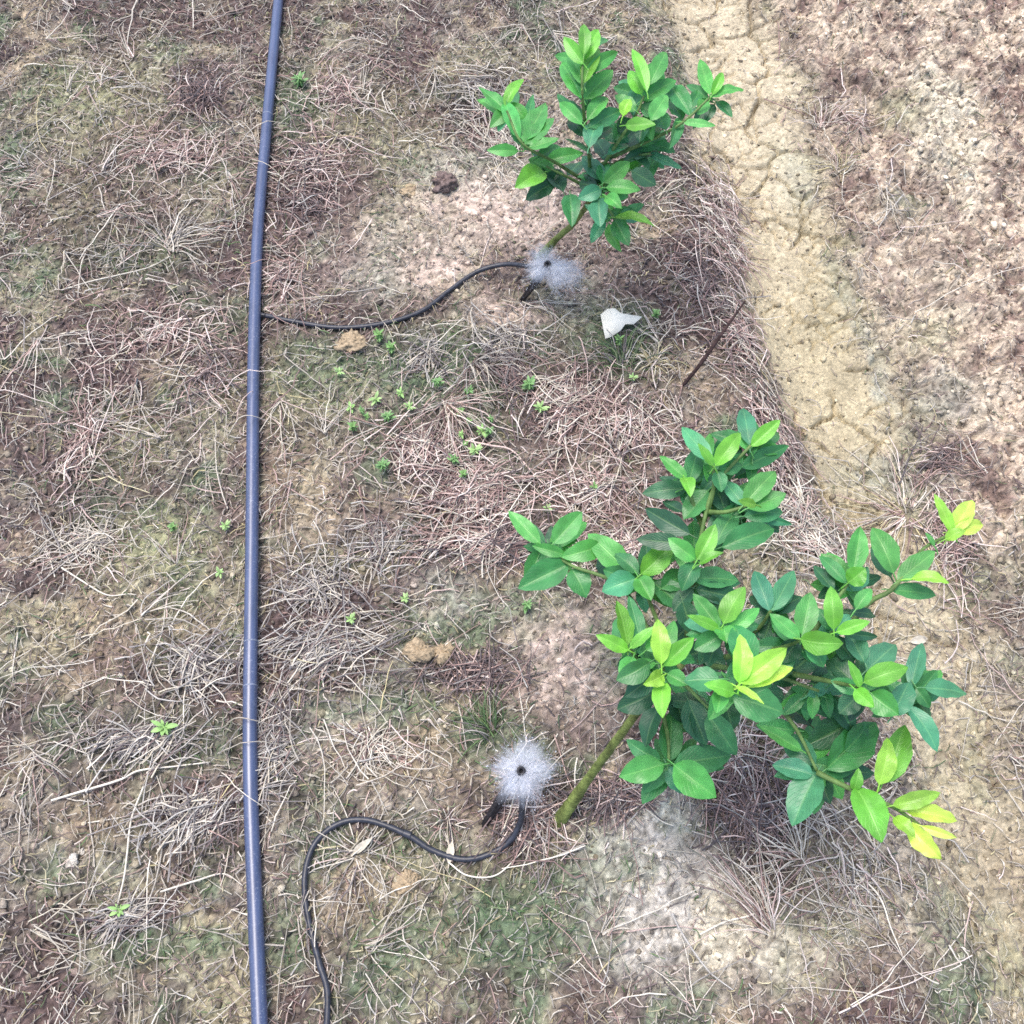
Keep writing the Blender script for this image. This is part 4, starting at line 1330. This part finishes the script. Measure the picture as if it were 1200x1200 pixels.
for (px, py) in [(411, 480), (425, 483), (441, 470), (470, 463), (414, 503), (513, 451), (540, 486), (550, 496), (573, 507), (541, 511), (546, 523), (576, 493),
                 (533, 541), (543, 558), (449, 549), (430, 490), (455, 492), (549, 462), (565, 508), (556, 530), (398, 437), (480, 478)]:
    WEEDS.append((px, py, int(rng.integers(0, 4)), float(rng.uniform(.6, 1.25)), PATCH))
for (px, py, kind, sc, lab) in WEEDS:
    p, m = gpt(px, py, .009)
    o = bpy.data.objects.new('weed_seedling', WM[kind])
    COL.objects.link(o)
    o.location = tuple(p)
    o.rotation_euler = (0, 0, float(rng.uniform(0, 6.28)))
    o.scale = (sc, sc, sc)
    tag(o, lab, 'weed', 'small green weeds in the soil')
for me in WM:
    me.materials.append(M_WEED)

# ------------------------------------------------------------------ sticks, stalks and tufts


def stalk(name, label, cat, pxs, r, mat=None, col=None, lifts=None, group=None, n=40):
    P = []
    for i, (px, py) in enumerate(pxs):
        p, m = gpt(px, py, r + .004 + (lifts[i] if lifts else .003))
        P.append(p)
    o = link(name, None or tube_mesh(name, [p - P[0] for p in P], [r, r * 1.05, r * .8, r * .45], n, 7, color=col), mat)
    o.location = tuple(P[0])
    tag(o, label, cat, group)
    return o


stalk('dark_stick', 'thin dark brown stick standing slanted between far sapling and front sapling', 'stick', [(800, 452), (822, 425), (848, 388), (873, 353)], .0034, M_STICK, None, [-.006, .03, .07, .11])
PALE = (.72, .66, .55)
STALKS = [
    ([(60, 938), (100, 926), (140, 914), (163, 903), (205, 898), (246, 893)], .0017, 'thick pale straw stalk sloping up from the left edge below mid-left'),
    ([(168, 922), (154, 960), (149, 1000), (145, 1030), (136, 1070), (130, 1125)], .0014, 'long pale bent straw running down to the lower left corner'),
    ([(188, 1045), (230, 1032), (262, 1024), (285, 1038)], .0014, 'pale stalk touching the pipe near the bottom'),
    ([(525, 1010), (548, 1026), (580, 1026), (605, 1005), (632, 975)], .0011, 'thin pale stalk bent round below the lower tube loop'),
    ([(700, 942), (735, 943), (748, 942), (775, 962), (790, 968)], .0013, 'pale kinked stalk on bare soil right of the front sapling foot'),
    ([(545, 516), (575, 522), (600, 528), (625, 555), (640, 570)], .0017, 'thick pinkish stalk crossing the brown straw above the front sapling'),
    ([(72, 665), (95, 680), (125, 697), (150, 696), (160, 697)], .0013, 'pale curved straw by the left edge at mid height'),
    ([(820, 1095), (850, 1080), (885, 1070), (930, 1040), (955, 1030)], .0014, 'long pale stalk across the dead grass tuft at the lower right'),
    ([(935, 560), (945, 600), (958, 640), (967, 690)], .0014, 'long straight pale straw between the front sapling and the cracked furrow'),
    ([(72, 340), (105, 330), (140, 322), (175, 313), (200, 300)], .0012, 'long straight straw stretched across the upper left ground'),
    ([(1000, 1020), (1030, 1050), (1045, 1090), (1060, 1125)], .0013, 'pale straw running down below the lime shoot at lower right'),
    ([(520, 600), (507, 625), (500, 640), (490, 655)], .0012, 'reddish straw leaning in the brown grass left of the front sapling'),
]
for (pxs, r, lab) in STALKS:
    c_ = np.array(PALE) * rng.uniform(.85, 1.1)
    if 'pinkish' in lab or 'reddish' in lab: c_ = np.array((.62, .48, .42))
    stalk('dry_stalk', lab, 'straw', pxs, r, M_STRAW, c_, None, 'single long straw stalks')


def tuft(px, py, num, Lr, ang, spr, pal, label, lift=.03):
    p, m = gpt(px, py)
    th = math.radians(ang) + rng.normal(0, spr, num)
    L = rng.uniform(*Lr, num)
    k = 8
    t = np.linspace(0, 1, k)
    bend = rng.normal(0, .5, num)
    d = th[:, None] + bend[:, None] * t[None]
    st = (L / (k - 1))[:, None]
    xx = np.cumsum(np.cos(d) * st, 1) + rng.normal(0, .006, num)[:, None]
    yy = np.cumsum(np.sin(d) * st, 1) + rng.normal(0, .006, num)[:, None]
    zz = height((xx + p[0]).ravel(), (yy + p[1]).ravel()).reshape(num, k) - p[2]
    zz = zz + .002 + (rng.uniform(.1, 1, num) * lift)[:, None] * np.sin(np.pi * (t * .85))[None]
    r = rng.uniform(.0006, .0013, num)[:, None] * np.linspace(1.1, .5, k)[None]
    v, q = tube_arrays(np.stack([xx, yy, zz], -1), r, 4)
    c_ = np.repeat(pick(*pal, num), k * 4, axis=0)
    o = link('dead_grass_tuft', raw_mesh('dead_grass_tuft', v, q, None, c_), M_STRAW)
    o.location = tuple(p)
    tag(o, label, 'dead grass', 'dead grass tufts')
    return o


tuft(903, 1092, 60, (.05, .13), 112, .5, (['pink', 'pale'], [.45, .55]), 'big reddish white dead grass tuft combed upward at the lower right', .03)
tuft(938, 1010, 34, (.04, .10), 150, .9, (['pale', 'pink'], [.7, .3]), 'pale dead grass tuft beside the dark patch right of the front sapling', .025)
tuft(1062, 602, 80, (.05, .15), 170, 1.4, (['pale', 'pink', 'yellow'], [.5, .3, .2]), 'pale star of dead grass on the furrow edge above the yellow shoot tip', .012)
tuft(962, 150, 40, (.03, .08), 70, 1.0, (['pink', 'pale'], [.6, .4]), 'small pinkish dead tuft on the cloddy ground at top right', .02)
tuft(985, 200, 34, (.03, .07), 90, .9, (['pale', 'yellow'], [.6, .4]), 'small straw-yellow dead tuft on the cloddy ground at right', .02)
tuft(243, 118, 110, (.02, .07), 90, 2.0, (['dark', 'pink'], [.8, .2]), 'dark brown dead tuft left of the pipe at the top edge', .02)
tuft(525, 470, 60, (.05, .12), -60, .9, (['pink', 'pale'], [.6, .4]), 'reddish dead tuft at the left side of the green hollow', .03)
tuft(555, 425, 70, (.04, .11), -50, .7, (['grey', 'dark', 'pale'], [.5, .3, .2]), 'grey dead tuft arching over the green hollow', .035)
tuft(730, 430, 60, (.03, .08), 110, .6, (['green', 'grey'], [.75, .25]), 'dark green grass tuft in the hollow under the white scrap', .03)
tuft(575, 858, 46, (.03, .07), 120, .8, (['green', 'grey'], [.75, .25]), 'dark green grass tuft touching the upper rim of the lower water burst', .03)
tuft(765, 425, 60, (.02, .05), 60, 1.6, (['pale', 'yellow'], [.6, .4]), 'pale fluffy dead tuft right of the hollow', .02)
tuft(195, 290, 50, (.04, .12), 60, 1.2, (['pale', 'grey'], [.7, .3]), 'pale dead tuft left of the pipe beside the upper tube joint', .02)
tuft(420, 1000, 40, (.03, .10), 0, 2.4, (['pale', 'grey'], [.7, .3]), 'thin pale dead tuft inside the loop of the lower tube', .012)
tuft(522, 965, 46, (.01, .04), 0, 2.5, (['pink', 'dark', 'pale'], [.4, .3, .3]), 'little round brown tuft just above the lower tube', .015)

# white scrap lying in the straw
sc_px = [(703, 374), (711, 369), (719, 370), (727, 373), (752, 375), (742, 383), (732, 385), (727, 391), (716, 396), (709, 399), (706, 388)]
P = np.array([gpt(px, py, .014)[0] for px, py in sc_px])
pc = P.mean(0)
V = []
zc_ = P[:, 2].mean()
for up_ in (0, 1):
    for i, p in enumerate(P):
        curl = .012 + .004 * math.sin(i * 1.3)
        V.append((p[0] - pc[0], p[1] - pc[1], (zc_ - pc[2]) + curl - (.0011 if not up_ else 0)))
nP = len(P)
V += [(0, 0, .0135), (0, 0, .0124)]
T_ = [(nP + i, nP + (i + 1) % nP, 2 * nP) for i in range(nP)] + [((i + 1) % nP, i, 2 * nP + 1) for i in range(nP)]
Q_ = [(i, (i + 1) % nP, nP + (i + 1) % nP, nP + i) for i in range(nP)]
scrap = link('white_scrap', raw_mesh('white_scrap', V, Q_, T_), M_WHITE)
scrap.location = tuple(pc)
tag(scrap, 'cream white torn scrap lying on straw below the far sapling', 'scrap')


# clods and pebbles
def lump(name, label, cat, px, py, rx, ry, h, mat, seed, group):
    p, m = ground_px(px, py)
    r_ = np.random.default_rng(seed)
    nu, nv = 48, 26
    V, Q = [], []
    for j in range(nv + 1):
        ph_ = math.pi * j / nv
        for i in range(nu):
            th = 2 * math.pi * i / nu
            d = np.array([math.sin(ph_) * math.cos(th), math.sin(ph_) * math.sin(th), math.cos(ph_)])
            V.append(d)
    V = np.array(V)
    nz = fbm(V[:, 0] * 1.3 + seed, V[:, 1] * 1.3 + V[:, 2], 1.1, 3) * .5 + fbm(V[:, 0] * 9 + seed, V[:, 1] * 9 + V[:, 2] * 8, 1.2, 3) * .2 + fbm(V[:, 0] * 4 + seed, V[:, 1] * 4 + V[:, 2] * 3, 1.3, 3) * .16
    V = V * (1 + nz)[:, None] * np.array([rx * m, ry * m * 1.1, h])
    for j in range(nv):
        for i in range(nu):
            Q.append((j * nu + i, (j + 1) * nu + i, (j + 1) * nu + (i + 1) % nu, j * nu + (i + 1) % nu))
    o = link(name, raw_mesh(name, V, Q), mat)
    zz = H(p[0], p[1])[0]
    o.location = (p[0], p[1], zz + h * .12)
    o.rotation_euler = (0, 0, float(r_.uniform(0, .6)))
    tag(o, label, cat, group)
    return o


gcl = 'lumps of earth on the ridge'
lump('earth_clod', 'dark brown earth clod on pale bare soil left of the far sapling', 'clod', 521, 217, 15, 12, .018, M_CLOD_DARK, 1, gcl)
lump('earth_clod', 'tan earth clod just below the upper tube', 'clod', 412, 402, 17, 13, .012, M_CLOD_TAN, 2, gcl)
lump('earth_clod', 'tan earth clod, left of two touching lumps below the brown straw', 'clod', 492, 764, 18, 12, .016, M_CLOD_TAN, 3, gcl)
lump('earth_clod', 'tan earth clod, right of two touching lumps below the brown straw', 'clod', 519, 765, 13, 12, .016, M_CLOD_TAN, 4, gcl)
lump('earth_clod', 'tan earth clod with ochre side below the lower tube', 'clod', 478, 1031, 17, 14, .014, M_CLOD_TAN, 5, gcl)
lump('earth_clod', 'pale tan clod beside bare soil under the dark earth clod', 'clod', 480, 222, 12, 9, .009, M_CLOD_TAN, 6, gcl)
gpb = 'pale pebbles on the ridge'
for i, (px, py, r, lab) in enumerate([
    (140, 791, 4.5, 'white pebble on brown soil left of the pipe'), (86, 1010, 9, 'grey white pebble at the left edge near the bottom'),
    (515, 845, 4.5, 'white pebble above and left of the lower water burst'), (387, 931, 4, 'white pebble just above the lower tube bend, the upper one'),
    (385, 952, 4, 'white pebble just above the lower tube bend, the lower one'), (95, 998, 5, 'small pale pebble beside the grey one at the left edge'),
    (613, 328, 4, 'pale pebble beside the stake of the upper sprinkler'), (790, 1020, 6, 'yellowish pebble on bare soil right of the front sapling foot'),
    (1022, 905, 4, 'white pebble under the lime shoot'), (740, 868, 5, 'cream pebble beside the stem of the front sapling')]):
    lump('pebble', lab, 'pebble', px, py, r * .8, r * .7, .004, M_PEBBLE, 20 + i, gpb)
# dry pale leaf below the lower tube and a white chip on the furrow
for (px, py, qx, qy, w, lab) in [(526, 1012, 530, 985, 10, 'pale dry leaf lying against the lower tube'), (1066, 752, 1088, 748, 11, 'whitish dry leaf chip on the furrow right of the front sapling'),
                                 (414, 1000, 436, 982, 10, 'pale curled dry leaf inside the lower tube loop')]:
    b, m = gpt(px, py, .006)
    t, m = gpt(qx, qy, .012)
    v, q, c_, uv = leaf_arrays(np.zeros(3), t - b, w * m, np.array([0, -.2, 1.0]), (.50, .45, .36), .4, .1, .04, 1.0, .3)
    o = link('dry_leaf', raw_mesh('dry_leaf', v, q, None, c_, True, uv), M_STRAW)
    o.location = tuple(b)
    tag(o, lab, 'dry leaf', 'single dry leaves')

# ------------------------------------------------------------------ light
w = bpy.data.worlds.new('World')
scene.world = w
w.use_nodes = True
nt = w.node_tree
sky = nt.nodes.new('ShaderNodeTexSky')
sky.sky_type = 'NISHITA'
sky.sun_disc = False
SUN_EL, SUN_AZ = math.radians(74), math.radians(-50)
sky.sun_elevation = SUN_EL
sky.sun_rotation = SUN_AZ
sky.air_density = 1.0
sky.dust_density = 3.0
nt.links.new(sky.outputs[0], nt.nodes['Background'].inputs['Color'])
nt.nodes['Background'].inputs['Strength'].default_value = .15
sl = bpy.data.lights.new('sun', 'SUN')
sl.energy = 1.4
sl.angle = math.radians(30)
sl.color = (1, .95, .88)
so = bpy.data.objects.new('sun', sl)
COL.objects.link(so)
d = Vector((math.sin(SUN_AZ) * math.cos(SUN_EL), math.cos(SUN_AZ) * math.cos(SUN_EL), math.sin(SUN_EL)))
so.rotation_euler = (-d).to_track_quat('-Z', 'Y').to_euler()
so.location = d * 20

scene.view_settings.view_transform = 'Standard'
scene.view_settings.look = 'None'
scene.view_settings.exposure = 1.1
scene.view_settings.gamma = 1
scene.cycles.max_bounces = 6
scene.cycles.transparent_max_bounces = 24
scene.cycles.filter_width = 1.6
scene.cycles.use_denoising = False
